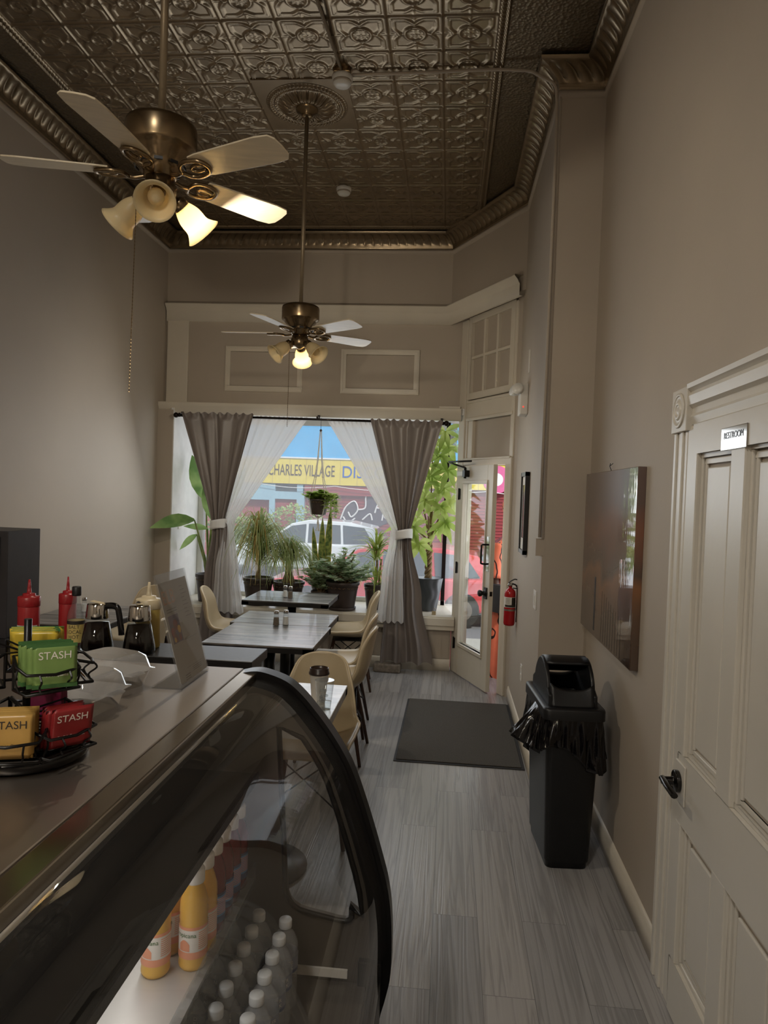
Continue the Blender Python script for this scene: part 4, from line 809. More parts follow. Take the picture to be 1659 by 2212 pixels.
pr = [(.0, .003), (.026, 0), (.0305, .006), (.031, .02)]+[(.0292+.0018*abs(math.cos(k*1.5)), .024+.0085*k) for k in range(7)]+[(.0312, .086), (.0312, .125), (.0298, .13), (.031, .137), (.029, .15), (.0215, .166), (.014, .176), (.0125, .182), (.0125, .186)]
mb = MB(); mb.lathe(pr, 20); mb.build('bottle_body', 'bottle_plastic', wbk)
mb = MB(); mb.lathe([(.0316, .088), (.0316, .123)], 20); wl = mb.build('label', mat('water_label', '#7a8296', .35), wbk)
mb = MB(); mb.lathe([(.0318, .088), (.0318, .095)], 20); mb.build('label_stripe', 'label_navy', wl)
for zz, w_ in ((.113, 'DEER'), (.102, 'PARK')):
    cu = text('lettering', w_, .011, 'label_white', wl, Matrix.Identity(4), 0)
    for v in cu.data.vertices: a = v.co.x/.032-R(62); v.co = Vector((.0319*math.cos(a), .0319*math.sin(a), zz+v.co.y))
mb = MB(); mb.lathe([(.0145, .181), (.015, .183), (.015, .197), (.0135, .2), (0, .2)], 18); mb.build('cap', mat('cap_clear', '#cfd2d4', .35), wbk)
first = True
for c, (x, cn) in enumerate(((-.468, 'left'), (-.403, 'middle'), (-.336, 'right'))):
    for r_ in range(6):
        lb = 'clear water bottle, %s column, %s row from the far end panel' % (cn, ['first', 'second', 'third', 'fourth', 'fifth', 'sixth'][r_])
        y = 1.605-.0625*r_+(.018 if c == 1 else .0)
        if first: wbk.location = (x, y, .5155); wbk['label'] = lb; wbk.rotation_euler.z = .1; first = False
        else: dup(wbk, (x, y, .5155), random.uniform(-.5, .9) if c < 2 else random.uniform(-.1, .3), lb)
# ------------------------------------------------------------------ black counter behind the case
bc = thing('counter_cabinet', 'black wooden counter behind the display case carrying the sauces', 'counter', (0, 0, 0))
mb = MB(); mb.box(-2.3, -.545, 2.02, 2.20, 1.172, 1.20); mb.build('countertop', 'black_wood', bc, bevel=.002)
mb = MB(); mb.box(-2.28, -.56, 2.03, 2.19, 0, 1.172); mb.build('cabinet_body', 'black_wood', bc)
bx = thing('black_cabinet', 'tall scuffed black box standing at the far left of the counter', 'box', (-1.60, 2.225, 1.2)); mb = MB(); mb.box(-.235, .235, -.09, .09, 0, .338); mb.build('box_shell', mat('scuffed_black', '#29272a', .42, noise=(6, .3), bump=(20, .1)), bx, bevel=.002)
mb = MB(); mb.box(-.21, .21, -.093, -.09, .02, .32); mb.build('front_panel', 'black_plastic', bx)
def squeeze(label, x, y, r, h, body, cap, lab=False):
    t = thing('squeeze_bottle', label, 'bottle', (x, y, 1.2), R(15), 'squeeze bottles')
    hb = h*.62; mb = MB(); mb.lathe([(0, 0), (r*.93, 0), (r, .005), (r, hb-.002), (r*.97, hb)], 28); mb.build('bottle_body', body, t)
    mb = MB(); mb.lathe([(r*1.0, hb-.005), (r*1.035, hb-.003), (r*1.035, hb+h*.115), (r*.98, hb+h*.125), (r*.6, hb+h*.13), (r*.58, hb+h*.165), (r*.52, hb+h*.17), (r*.22, hb+h*.175), (r*.17, hb+h*.26), (r*.09, h), (0, h)], 28); mb.build('nozzle_cap', cap, t)
    if lab:
        mb = MB(); mb.grid(14, 2, lambda u, v: (r*1.012*math.cos(R(-165+140*u)), r*1.012*math.sin(R(-165+140*u)), hb*.1+hb*.42*v)); lb = mb.build('paper_label', 'paper', t)
        cu = text('handwriting', 'Ketchup & Hotsauce', .0135, 'ink', lb, Matrix.Identity(4), 0, sx=.62)
        for v in cu.data.vertices: a = v.co.x/r-R(93); v.co = Vector((r*1.02*math.cos(a), r*1.02*math.sin(a), hb*.45+v.co.y))
squeeze('red squeeze bottle with a handwritten paper label, in front of the black box', -1.252, 2.07, .031, .20, 'red_plastic', 'red_plastic', True)
squeeze('plain slim red squeeze bottle behind the hot sauce', -1.165, 2.135, .0255, .205, 'red_plastic', 'red_plastic')
mat('mustard', '#b39a4e', .35); mat('natural_cap', '#cfc0a0', .35)
squeeze('mustard squeeze bottle with pale cap, right of the syrup dispensers', -.905, 2.135, .037, .20, 'mustard', 'natural_cap')
hs = thing('hot_sauce_bottle', 'glass hot sauce bottle with black cap and yellow label', 'bottle', (-1.118, 2.10, 1.2), R(-5)); hs.scale = (1.05, 1.05, 1.08)
mb = MB(); mb.lathe([(0, 0), (.022, 0), (.024, .004), (.024, .085), (.022, .095), (.0125, .118), (.0105, .13), (.0105, .152), (0, .152)], 24); mb.build('bottle_body', 'clear_plastic', hs)
mb = MB(); mb.lathe([(0, .003), (.0225, .003), (.0225, .055), (0, .055)], 20); mb.build('sauce', mat('sauce_red', '#7a2a18', .3), hs)
mb = MB(); mb.lathe([(.0243, .012), (.0243, .072)], 24); lb = mb.build('label', mat('label_yellow', '#c9b26a', .5), hs)
mb = MB(); mb.lathe([(.0245, .063), (.0245, .073)], 24)
for k in range(7): mb.grid(3, 2, lambda u, v: (.0246*math.cos(R(-150+14*u)), .0246*math.sin(R(-150+14*u)), .016+.005*k+.0028*v))
mb.build('label_print', 'ink', lb)
for body, z in (('BALT', .056), ('LOCAL', .042), ('HOT', .028)):
    cu = text('lettering', body, .014, 'ink', lb, Matrix.Identity(4), 0)
    for v in cu.data.vertices: a = v.co.x/.0247-R(72); v.co = Vector((.0247*math.cos(a), .0247*math.sin(a), z+v.co.y))
mb = MB(); mb.lathe([(.0125, .142), (.0128, .144), (.0128, .166), (.011, .168), (0, .168)], 20); mb.build('cap', 'black_plastic', hs)
mat('syrup', '#0d0605', .08)
def syrup(label, x, y, rz):
    t = thing('syrup_dispenser', label, 'syrup dispenser', (x, y, 1.2), rz, 'chrome topped syrup dispensers')
    mb = MB(); mb.lathe([(0, .002), (.040, 0), (.0465, .006), (.047, .015), (.0435, .04), (.0345, .085), (.032, .094), (.032, .10), (.03, .105)], 32); mb.build('glass_jar', 'glass', t)
    mb = MB(); mb.lathe([(0, .004), (.0395, .004), (.0458, .012), (.0425, .04), (.0335, .086), (0, .087)], 32); mb.build('syrup_fill', 'syrup', t)
    mb = MB(); mb.lathe([(.0335, .097), (.034, .099), (.030, .138), (.028, .1415), (0, .142)], 32); tp = mb.build('chrome_top', 'chrome', t)
    mb = MB(); mb.box(-.038, .012, -.009, .009, .142, .1445, X=Matrix.Rotation(R(7), 4, 'Y')); mb.build('thumb_flap', 'natural_cap', tp, bevel=.001)
    mb = MB(); mb.tube(cr([(.022, 0, .134), (.05, 0, .137), (.066, 0, .132), (.072, 0, .115), (.08, 0, .07), (.082, 0, .052)], 5), [.0075]*26, 8, flat=1.3); mb.build('handle', 'black_gloss', tp)
syrup('syrup dispenser with its black handle turned to the right', -1.028, 2.055, R(-8)); syrup('syrup dispenser with handle hidden, nearest the mustard bottle', -.898, 2.055, R(118))
# clamshell containers
def clam(label, x, y, rz):
    t = thing('clamshell_container', label, 'food container', (x, y, 1.25), rz, 'clear plastic clamshell containers')
    def ring(w, d, r, z): return [(*p, z) for p in rect(w, d, r)]
    def shellz(L, name):
        mb = MB(); rs = [ring(*l) for l in L]; n = 20
        mb.grid(n, len(rs), lambda u, v: tuple(a*(1+.012*math.cos(PI*round(u*n)*1.0)*(0 < v < 1)) if k < 2 else a for k, a in enumerate(rs[round(v*(len(rs)-1))][round(u*n) % n])), 0, True)
        f = rs[-1]; mb.add(f, [tuple(range(n))]); return mb.build(name, 'clam_plastic', t)
    shellz([(.072, .072, .02, .036), (.068, .068, .02, .034), (.058, .058, .02, .0)], 'tray'); l = shellz([(.076, .076, .02, .037), (.068, .068, .02, .04), (.062, .062, .022, .066), (.052, .052, .022, .074), (.05, .05, .02, .0745)], 'lid')
    mb = MB(); mb.box(.068, .088, -.02, .02, .036, .039); mb.build('lid_tab', 'clam_plastic', l)
clam('nearer clear plastic clamshell beside the tea rack', -.715, 1.365, R(-8)); clam('farther clear plastic clamshell on the steel top', -.735, 1.525, R(-20))
# menu holder
mh = thing('menu_holder', 'slanted acrylic stand holding a printed menu sheet on the steel top', 'menu stand', (-.57, 1.618, 1.25), 0)
SX = frame_X((0, 0, .004), (0, 1, 0), (-.28, 0, 1))     # x along the sheet, y up the slanted sheet, z toward viewer
mb = MB(); mb.box(-.088, .088, 0, .255, -.003, .0, X=SX); mb.box(-.088, .088, 0, .255, .0016, .0032, X=SX); mb.box(-.068, .002, -.088, .088, 0, .004); mb.build('acrylic_stand', 'acrylic', mh)
mb = MB(); mb.box(-.084, .084, .006, .235, .0002, .0010, X=SX); sh = mb.build('menu_sheet', 'menu_paper', mh)
L = lambda x, y: SX @ Matrix.Translation((x, y, .00125))
mat('peach_print', '#d8a98c', .6); mat('grey_print', '#8d8780', .6); mat('photo_red', '#8a3a34', .5, noise=(60, .6)); mat('photo_yellow', '#c9a04a', .5); mat('photo_violet', '#6d5a70', .5, noise=(70, .4))
t_ = text('lettering', 'ELB', .046, 'peach_print', sh, L(-.043, .198), .0001)
mb = MB()
for y in (.171, .165): mb.box(-.07, -.012, y, y+.002, 0, .0002, X=L(0, 0))
for k in range(9): mb.box(.03, .03+.02+.022*((k*7) % 3)/3, .215-.009*k, .2165-.009*k, 0, .0002, X=L(0, 0))
mb.box(-.03, .074, .160, .1605, 0, .0002, X=L(0, 0)); mb.box(-.03, .07, .093, .0935, 0, .0002, X=L(0, 0)); mb.box(-.03, .074, .032, .0325, 0, .0002, X=L(0, 0))
for k in range(3): mb.box(-.05, -.02, .018-.005*k, .0195-.005*k, 0, .0002, X=L(0, 0)); mb.box(.0, .055, .027-.004*k, .028-.004*k, 0, .0002, X=L(0, 0))
mb.build('printed_lines', 'grey_print', sh)
mb = MB(); mb.box(-.072, -.014, .095, .158, 0, .0002, X=L(0, 0)); ph = mb.build('food_photo', 'photo_violet', sh)
mb = MB()
for a, b, c in ((-.06, .12, .012), (-.04, .135, .013), (-.05, .105, .009), (-.028, .105, .008)): mb.lathe([(0, .0003), (c, .0003)], 14, X=L(a, b))
mb.build('photo_fruit', 'photo_red', ph)
mb = MB(); mb.lathe([(0, .0004), (.009, .0004)], 14, X=L(-.025, .123)); mb.lathe([(0, .0004), (.006, .0004)], 14, X=L(-.058, .103)); mb.build('photo_lemon', 'photo_yellow', ph)
# ------------------------------------------------------------------ tea rack with sachets
RX, RYY = -.672, 1.11
tr_ = thing('tea_rack', 'black wire two tier carousel rack of tea sachets on the steel top', 'rack', (RX, RYY, 1.25), 0)
mb = MB(); mb.lathe([(0, 0), (.086, 0), (.097, .006), (.097, .016), (.09, .024), (.03, .03), (0, .03)], 40); mb.build('turntable_base', 'black_gloss', tr_)
mb = MB(); mb.cyl((0, 0, .03), (0, 0, .225), .006, n=10); mb.build('centre_post', 'black_metal', tr_)
BK = []                                               # baskets: (angle, offset, z floor, tier)
def basket(a, off, z, w, d, h):
    X = Matrix.Rotation(a, 4, 'Z') @ Matrix.Translation((off, 0, z))      # local x outward, y along the width
    mb = MB(); n = 8
    top = [(-.0, -w/2, h*.85), (d*.45, -w/2-.004, h*.62), (d, -w/2, h*.5), (d+.006, 0, h*.44), (d, w/2, h*.5), (d*.45, w/2+.004, h*.62), (0, w/2, h*.85)]
    mb.tube(top, .0026, 6, X=X); mb.tube([(0, -w/2, 0), (d, -w/2, 0), (d, w/2, 0), (0, w/2, 0)], .0026, 6, X=X, closed=True)
    for y in (-w*.28, w*.28): mb.tube(cr([(d+.004, y, h*.46), (d+.01, y, h*.3), (d-.002, y*.9, h*.14), (d, y*.85, 0)], 4), .0017, 5, X=X)
    for s in (-1, 1): mb.tube(cr([(d*.5, s*(w/2+.003), h*.6), (d*.55, s*(w/2+.008), h*.3), (d*.5, s*w/2, 0)], 4), .0017, 5, X=X); mb.tube([(0, s*w/2, 0), (0, s*w/2, h*.85), (-off+.004, 0, h*.7)], .002, 5, X=X)
    for k in range(3): mb.tube([(d*(.2+.3*k), -w/2, 0), (d*(.2+.3*k), w/2, 0)], .0015, 5, X=X)
    mb.tube([(0, 0, 0), (-off, 0, 0)], .0024, 5, X=X)
    mb.build('wire_basket', 'black_metal', tr_); return Matrix.Translation((RX, RYY, 1.25)) @ X
for nm, c in (('sachet_green', '#74904f'), ('sachet_yellow', '#b58f4c'), ('sachet_red', '#8a2729'), ('sachet_orange', '#96503a'), ('sachet_plum', '#7c2446'), ('sachet_cream', '#c9bfae'), ('sachet_tan', '#8d6a3f'), ('sachet_sweet', '#c9ae3c'), ('sachet_teal', '#3f8a55')): mat(nm, c, .33, noise=(30, .08))
def sachet(kind, label, X, m, band=None, txt=None, tm='label_white', sub=None, w=.064, h=.067, grp=''):
    t = thing('tea_sachet', label, 'tea sachet', (0, 0, 0), 0, grp); t.matrix_world = X     # local: x out (front face), y width, z up
    t.location = X.to_translation(); t.rotation_euler = X.to_euler()
    mb = MB()
    def pk(u, v, s): e = min(1, 6*u, 6*(1-u), 5*v, 5*(1-v)); return (s*.0022*max(0, e)**.6, (u-.5)*w, v*h)
    mb.grid(11, 11, lambda u, v: pk(u, v, 1)); mb.grid(11, 11, lambda u, v: pk(u, v, -1)); mb.build('foil_pouch', m, t)
    if band:
        mb = MB(); mb.box(.0008, .0024, -w/2, w/2, h*.0, h*.09); mb.build('lower_band', band, t)
        mb = MB(); mb.box(.0, .0009, -w/2, w/2, h*.93, h+.0006); mb.build('upper_band', band, t)
    F = frame_X((.0026, 0, h*.74), (0, 1, 0), (0, 0, 1))
    if txt:
        text('lettering', txt, .0165, tm, t, F, .0001)
        if sub: text('subtitle', sub, .0062, tm, t, F @ Matrix.Translation((0, -.030, 0)), .0001)
    return t
ordn = ['front', 'second', 'third', 'fourth', 'fifth', 'sixth', 'seventh', 'eighth']
def fillb(BX, n, d0, dd, kind, m, grp, lean=0, yaw=0, **kw):
    for k in range(n):
        X = BX @ Matrix.Translation((d0-dd*k, random.uniform(-.004, .004), .004+random.uniform(0, .003))) @ Matrix.Rotation(yaw+random.uniform(-.04, .04), 4, 'Z') @ Matrix.Rotation(R(lean)+random.uniform(-.03, .03), 4, 'Y')
        sachet(kind, '%s %s in %s' % (ordn[k], kind, grp), X, m, grp='sachets in '+grp, **(kw if k == 0 else {a: b for a, b in kw.items() if a in ('band', 'w', 'h')}))
B1 = basket(R(-36), .048, .126, .082, .048, .062)      # upper, facing us: green
B2 = basket(R(-140), .038, .128, .082, .048, .062)     # upper left: orange
B3 = basket(R(108), .038, .130, .082, .048, .062)       # upper back: sweetener
B4 = basket(R(38), .045, .122, .082, .048, .062)        # upper right: tan
C1 = basket(R(-72), .055, .027, .088, .055, .062); C2 = basket(R(-20), .050, .027, .088, .058, .062); C3 = basket(R(98), .045, .03, .088, .055, .062); C4 = basket(R(190), .045, .03, .088, .055, .062)
fillb(B1, 8, .043, .0047, 'green tea sachet', 'sachet_green', 'the upper basket facing us', lean=-4, yaw=-.3, band='leaf_green_print', txt='STASH', sub='Fruit de qualite')
fillb(B2, 6, .040, .0062, 'orange sachet', 'sachet_orange', 'the upper left basket', lean=24, h=.085, w=.062)
fillb(B3, 6, .040, .006, 'yellow sweetener packet', 'sachet_sweet', 'the upper rear basket', lean=-8, band='sachet_teal', h=.064, w=.075)
fillb(B4, 3, .040, .008, 'tan sachet', 'sachet_tan', 'the upper right basket', lean=-38, w=.06, h=.066)
fillb(C1, 8, .050, .0052, 'lemon ginger sachet', 'sachet_yellow', 'the lower front basket', lean=-3, txt='STASH', tm='ink', sub='Lemon Ginger')
fillb(C2, 4, .046, .008, 'red breakfast tea sachet', 'sachet_red', 'the lower right basket', lean=12, yaw=-.35, txt='STASH', sub='English Breakfast')
fillb(C3, 5, .044, .006, 'plum edged sachet', 'sachet_plum', 'the lower rear basket', lean=-6)
fillb(C4, 4, .040, .008, 'rust red sachet', 'sachet_orange', 'the lower left basket', lean=20)
# ------------------------------------------------------------------ plants in the display window
leafmat('leaf_bird', '#6d9152', '#a3bf78', .45); leafmat('leaf_palm', '#849a5a', '#bcc48a', .45, 12); leafmat('leaf_jade', '#a3bf92', '#e6eedb', .4, 20, rough=.15); leafmat('leaf_money', '#9fb85a', '#ccd988', .55, 5); leafmat('leaf_snake', '#4f6b3d', '#9aa85f', .25, 26); leafmat('leaf_dracaena', '#7b9434', '#b7bd6d', .4, 14); leafmat('leaf_hedge', '#7a9645', '#b5c77a', .3, 9)
leafmat('leaf_dry', '#a98d4a', '#c7b06a', .35, 14); leafmat('leaf_tree', '#7fa05a', '#b8cf90', .4, 2)
SZ = .53
def ribbon(mb, path, w, fold=.25, m=0, side=None):
    P = cr(path, 5); n = len(P)
    for i in range(n-1):
        pass
    vs = []
    for i, p in enumerate(P):
        t = (P[min(i+1, n-1)]-P[max(i-1, 0)]).normalized(); s = Vector(side)-t*t.dot(Vector(side)) if side else t.cross(Vector((0, 0, 1))); s = s.normalized() if s.length > 1e-4 else Vector((1, 0, 0)); u = s.cross(t)
        q = i/(n-1); ww = (w(q) if callable(w) else w*(min(1, 5*q+.4))*(1-q**3*.95)); vs += [p-s*ww+u*ww*fold, p, p+s*ww+u*ww*fold]
    fs = []
    for i in range(n-1):
        for k in (0, 1): a = i*3+k; fs.append((a, a+1, a+4, a+3))
    mb.add(vs, fs, m, True)
def leaf(mb, base, d, nrm, L, wd, droop=.15, m=0, cup=.2):
    d = Vector(d).normalized(); s = d.cross(Vector(nrm)).normalized(); u = s.cross(d)
    vs = []; N = 6
    for i in range(N+1):
        q = i/N; c = Vector(base)+d*(L*q)+Vector((0, 0, -droop*L*q*q)); ww = wd*math.sin(PI*min(1, q*.96+.03)**.85)
        vs += [c-s*ww+u*ww*cup, c, c+s*ww+u*ww*cup]
    mb.add(vs, [(i*3+k, i*3+k+1, i*3+k+4, i*3+k+3) for i in range(N) for k in (0, 1)], m, True)
def pot(t, r, h, m='terracotta_brown', saucer=False, taper=.72):
    mb = MB(); mb.lathe([(0, 0), (r*taper, 0), (r*taper*1.02, .01), (r*.9, h*.70), (r*.905, h*.72), (r*.92, h*.73), (r*.94, h*.87), (r*1.0, h*.885), (r*1.02, h*.9), (r*1.02, h*.985), (r, h), (r*.93, h), (r*.92, h*.9), (0, h*.88)], 36); p = mb.build('pot', m, t)
    mb = MB(); mb.lathe([(0, h*.93), (r*.5, h*.935), (r*.92, h*.92)], 24); mb.build('soil', 'soil', t)
    if saucer: mb = MB(); mb.lathe([(0, 0), (r*.8, 0), (r*.85, .03), (r*.83, .03), (r*.78, .008), (0, .008)], 30); mb.build('saucer', m, t)
    mb = MB()
    for k in range(22):
        a = 2*PI*k/22; rr = r*.935; mb.tube([(rr*math.cos(a+q*.06), rr*math.sin(a+q*.06), h*(.80+.025*math.sin(q*2.2+k*PI))) for q in range(4)], .0016, 4)
    mb.build('relief_band', 'bark', p); return p
def plant(name, label, x, y, z=SZ): return thing(name, label, 'potted plant', (x, y, z), 0, 'potted plants on the window deck')
rnd = random.Random(11); U = rnd.uniform
# bird of paradise
b = plant('bird_of_paradise', 'tall bird of paradise with broad paddle leaves at the left of the window', -2.42, 7.17); pot(b, .125, .28)
mb, ml = MB(), MB()
for tip, mid, wd, L, dirn, nr in (((-.03, -.36, .84), (-.01, -.12, .50), .085, .42, (-.84, -.5, -.10), (.0, -.8, .65)), ((-.06, .05, 1.02), (-.02, .02, .5), .10, .55, (-.33, .05, 1), (.3, -1, .1)), ((.02, .0, .84), (0, 0, .45), .07, .42, (-.2, 0, 1), (.4, -1, 0)),
        ((.18, .06, 1.0), (.05, .03, .5), .075, .46, (.38, .1, 1), (-.3, -1, .2)), ((.10, .0, .82), (.03, .0, .4), .06, .34, (.25, 0, 1), (-.2, -1, .2)), ((-.10, -.08, .68), (-.03, -.04, .4), .04, .22, (-.6, -.1, -.5), (-.3, -1, .3)), ((.0, -.05, .74), (.0, -.03, .4), .035, .25, (-.85, -.1, .15), (0, -1, .5))):
    base = (U(-.02, .02), U(-.02, .02), .25); mb.tube(cr([base, mid, tip], 6), [.013]*6+[.009]*6+[.006], 7)
    leaf(ml, tip, dirn, nr, L, wd, .10, cup=.35)
for k in range(3): mb.tube([(U(-.03, .05), U(-.02, .02), .24), (.02+U(-.03, .05), 0, .75)], [.017, .006], 7)
mb.build('stalks', 'leaf_palm', b); ml.build('leaves', 'leaf_bird', b, fix=False)
def pony(name, label, x, y, r, h, n, Lm, stem, mats, z=SZ, low=False):
    p = plant(name, label, x, y, z); pot(p, r, h); H = h*.93
    if stem:
        mb = MB(); mb.lathe([(.0, H), (stem[0], H), (stem[0]*.8, H+.05), (stem[0]*.45, H+.11), (stem[0]*.36, H+stem[1]), (0, H+stem[1])], 14); mb.build('bulb_trunk', 'bark', p)
    ml = MB(); zb = H+(stem[1] if stem else 0)
    for k in range(n):
        a = U(0, 2*PI); e = U(.15, 1.35); L = Lm*U(.7, 1.1); zb = H+(stem[1]*(U(.25, 1) if low else U(.85, 1)) if stem else 0); dx, dy = math.cos(a), math.sin(a); r1 = L*.45*math.cos(e); z1 = L*.5*math.sin(e); r2_ = L*(.45+.4*math.cos(e)); z2 = z1-L*U(.25, .85)*(1.15-.4*math.sin(e))
        z2 = max(z2, .02-zb*.55 if r2_ > r else 0)
        ribbon(ml, [(0, 0, zb), (dx*r1*.55, dy*r1*.55, zb+z1*.75), (dx*r1*1.2, dy*r1*1.2, zb+z1), (dx*r2_, dy*r2_, zb+z2)], U(.0045, .008), .3, 1 if U(0, 1) < .16 else 0)
    ml.build('leaves', mats, p, fix=False); return p
pony('parlor_palm', 'bushy fine leaved palm in a brown pot left of the window table', -1.875, 7.10, .155, .275, 380, .60, (.03, .46), ['leaf_palm', 'leaf_dry'], low=True)
pony('ponytail_palm', 'ponytail palm with swollen base and drooping thin leaves', -1.585, 7.18, .165, .24, 300, .50, (.07, .22), ['leaf_palm', 'leaf_palm'])
# snake plant
sn = plant('snake_plant', 'snake plant with upright banded sword leaves behind the jade bushes', -1.26, 7.33); pot(sn, .12, .22)
ml = MB(); me_ = MB()
for x, y, L, lx, w in ((-.02, 0, .70, .0, .034), (.03, .01, .80, .03, .036), (-.07, .01, .60, -.05, .028), (.0, -.03, .40, .02, .022), (-.09, -.02, .33, -.06, .02), (.09, 0, .33, .03, .02), (.11, .02, .38, .14, .018), (.07, -.02, .30, .05, .02), (.12, 0, .40, .22, .018)):
    f = lambda q, w=w: w*(min(1, 2.2*q+.45))*(1-q**4)
    P = [(x, y, .2), (x+lx*.4, y, .2+L*.5), (x+lx, y-.01, .2+L)]
    sd = (1, U(-.5, .5), 0); ribbon(ml, P, f, .3, 0, sd); ribbon(me_, [(p[0], p[1]+.003, p[2]) for p in P], lambda q, w=w: (w+.005)*(min(1, 2.2*q+.45))*(1-q**4), .3, 0, sd)
ml.build('leaves', 'leaf_snake', sn, fix=False); me_.build('leaf_margins', 'leaf_dry', sn, fix=False)
def jade(name, label, x, y, r, h, spread, top, n, z=SZ, hang=0, m='leaf_jade'):
    p = plant(name, label, x, y, z) if not hang else None; t = p or hang
    mb, ml = MB(), MB()
    for k in range(n):
        a = U(0, 2*PI); R_ = spread*math.sqrt(U(.02, 1)); zz = h*.9+top*U(.25, 1)*(1-.55*(R_/spread)**2); tip = Vector((R_*math.cos(a), R_*.8*math.sin(a), zz)); mid = Vector((tip.x*.4, tip.y*.4, h*.9+(zz-h*.9)*.6))
        mb.tube(cr([(U(-.02, .02), U(-.02, .02), h*.88), mid, tip], 3), [.007]*3+[.004]*3+[.003], 5)
        for q in range(5):
            for s in range(4):
                b_ = mid.lerp(tip, q/4); aa = q*1.6+s*PI/2+U(-.3, .3); leaf(ml, b_, (math.cos(aa), math.sin(aa), U(.1, .7)), (0, 0, 1), U(.05, .07), U(.017, .025), .1, cup=.25)
    mb.build('branches', 'bark', t); ml.build('leaves', m, t, fix=False); return t
j1 = jade('jade_plant', 'smaller jade bush in a low pot left of the big jade', -1.235, 7.10, .10, .16, .21, .36, 52); pot(j1, .10, .17)
j2 = jade('jade_plant', 'large jade bush in a wide brown pot right of the window table', -1.01, 7.05, .165, .27, .30, .36, 74); pot(j2, .165, .28, saucer=True)
d_ = pony('dracaena', 'spiky dracaena in a brown pot behind the right sheer curtain', -.70, 7.20, .115, .25, 34, .50, None, ['leaf_dracaena', 'leaf_dracaena'])
mb, ml = MB(), MB(); mb.tube([(0, 0, .2), (.01, 0, .45), (.0, 0, .62)], .011, 8); mb.tube([(.03, .02, .2), (.05, .02, .5)], .010, 8)
for k in range(46):
    a = U(0, 2*PI); e = U(.1, 1.4); L = U(.30, .50); zb = .58 if k % 3 else .48; ribbon(ml, [(0, 0, zb), (.45*L*math.cos(a)*math.cos(e), .45*L*math.sin(a)*math.cos(e), zb+.55*L*math.sin(e)), (L*math.cos(a)*math.cos(e*.8), L*math.sin(a)*math.cos(e*.8), zb+.75*L*math.sin(e)-.05)], .013, .3)
mb.build('canes', 'bark', d_); ml.build('crown_leaves', 'leaf_dracaena', d_, fix=False)
# money tree
mt = plant('money_tree', 'money tree with braided trunk in a ribbed grey pot by the door', -.175, 7.26)
mb = MB(); n = 48
def gp(u, v):
    a = 2*PI*u; r = .092+.055*v; r *= 1+.03*math.cos(9*a+1.2*math.sin(v*9)); return (r*math.cos(a), r*math.sin(a), .33*v)
mb.grid(n*3, 24, gp, 0, True); mb.add([gp(k/40, 0) for k in range(40)], [tuple(range(40))]); mb.lathe([(.147, .33), (.135, .33), (.13, .29), (0, .29)], 40); mb.build('pot', 'grey_pot', mt)
mb = MB(); mb.lathe([(0, .30), (.132, .30)], 24); mb.build('soil', 'soil', mt)
mb = MB()
for k in range(3):
    mb.tube([((.024)*math.cos(q*.75+k*2.09), .024*math.sin(q*.75+k*2.09), .29+.021*q) for q in range(20)], [.019-.0003*q for q in range(20)], 8)
for tip in ((-.10, .0, 1.12), (.05, .03, 1.35), (.12, -.02, 1.0), (-.02, -.06, .95), (-.16, .02, .82), (.0, .04, 1.58)): mb.tube(cr([(0, 0, .68), (tip[0]*.4, tip[1]*.4, .68+(tip[2]-.68)*.5), tip], 4), [.011]*4+[.008]*4+[.005], 6)
mb.build('braided_trunk', 'bark', mt)
ml, ms = MB(), MB()
hubs = [(-.23, -.02, .70), (-.16, -.05, .84), (.15, -.08, .90), (.10, -.03, 1.05), (-.20, .02, 1.0), (-.05, -.05, 1.12), (.13, -.02, 1.24), (.0, 0, 1.36), (.16, -.04, 1.42), (-.12, .02, 1.22), (.08, -.05, 1.56), (-.02, .0, 1.72), (.15, 0, 1.66), (.05, .02, .86), (-.10, -.06, .68), (-.26, .05, .86), (.2, .0, 1.12), (.12, -.05, 1.8), (-.1, 0, 1.5)]
for hx, hy, hz_ in hubs:
    for k in range(6):
        a = 2*PI*k/6+U(-.2, .2); leaf(ml, (hx, hy, hz_), (math.cos(a), -.35+.35*math.sin(a)*.4, math.sin(a)*.9-.35), (0, -1, .6), U(.15, .22), U(.026, .036), .25, cup=.12)
    ms.tube(cr([(hx*.3, hy*.3, hz_-.13), (hx*.8, hy, hz_-.03), (hx, hy, hz_)], 3), .003, 5)
ms.build('leaf_stems', 'leaf_money', mt); ml.build('leaves', 'leaf_money', mt, fix=False)
pl = thing('padlock', 'small padlock standing on the window deck beside the grey pot', 'padlock', (-.10, 7.0, SZ)); mb = MB(); mb.box(-.02, .02, -.01, .01, 0, .035); mb.build('lock_body', mat('brass_pale', '#b8a98a', .3, .6), pl, bevel=.003)
mb = MB(); mb.tube([(.013*math.cos(a)+.004, 0, .045+.02*math.sin(a)+(.0 if 0 < a < 3.14 else -.01)) for a in [PI*k/8-.0 for k in range(9)]], .003, 6); mb.build('shackle', 'steel', pl)
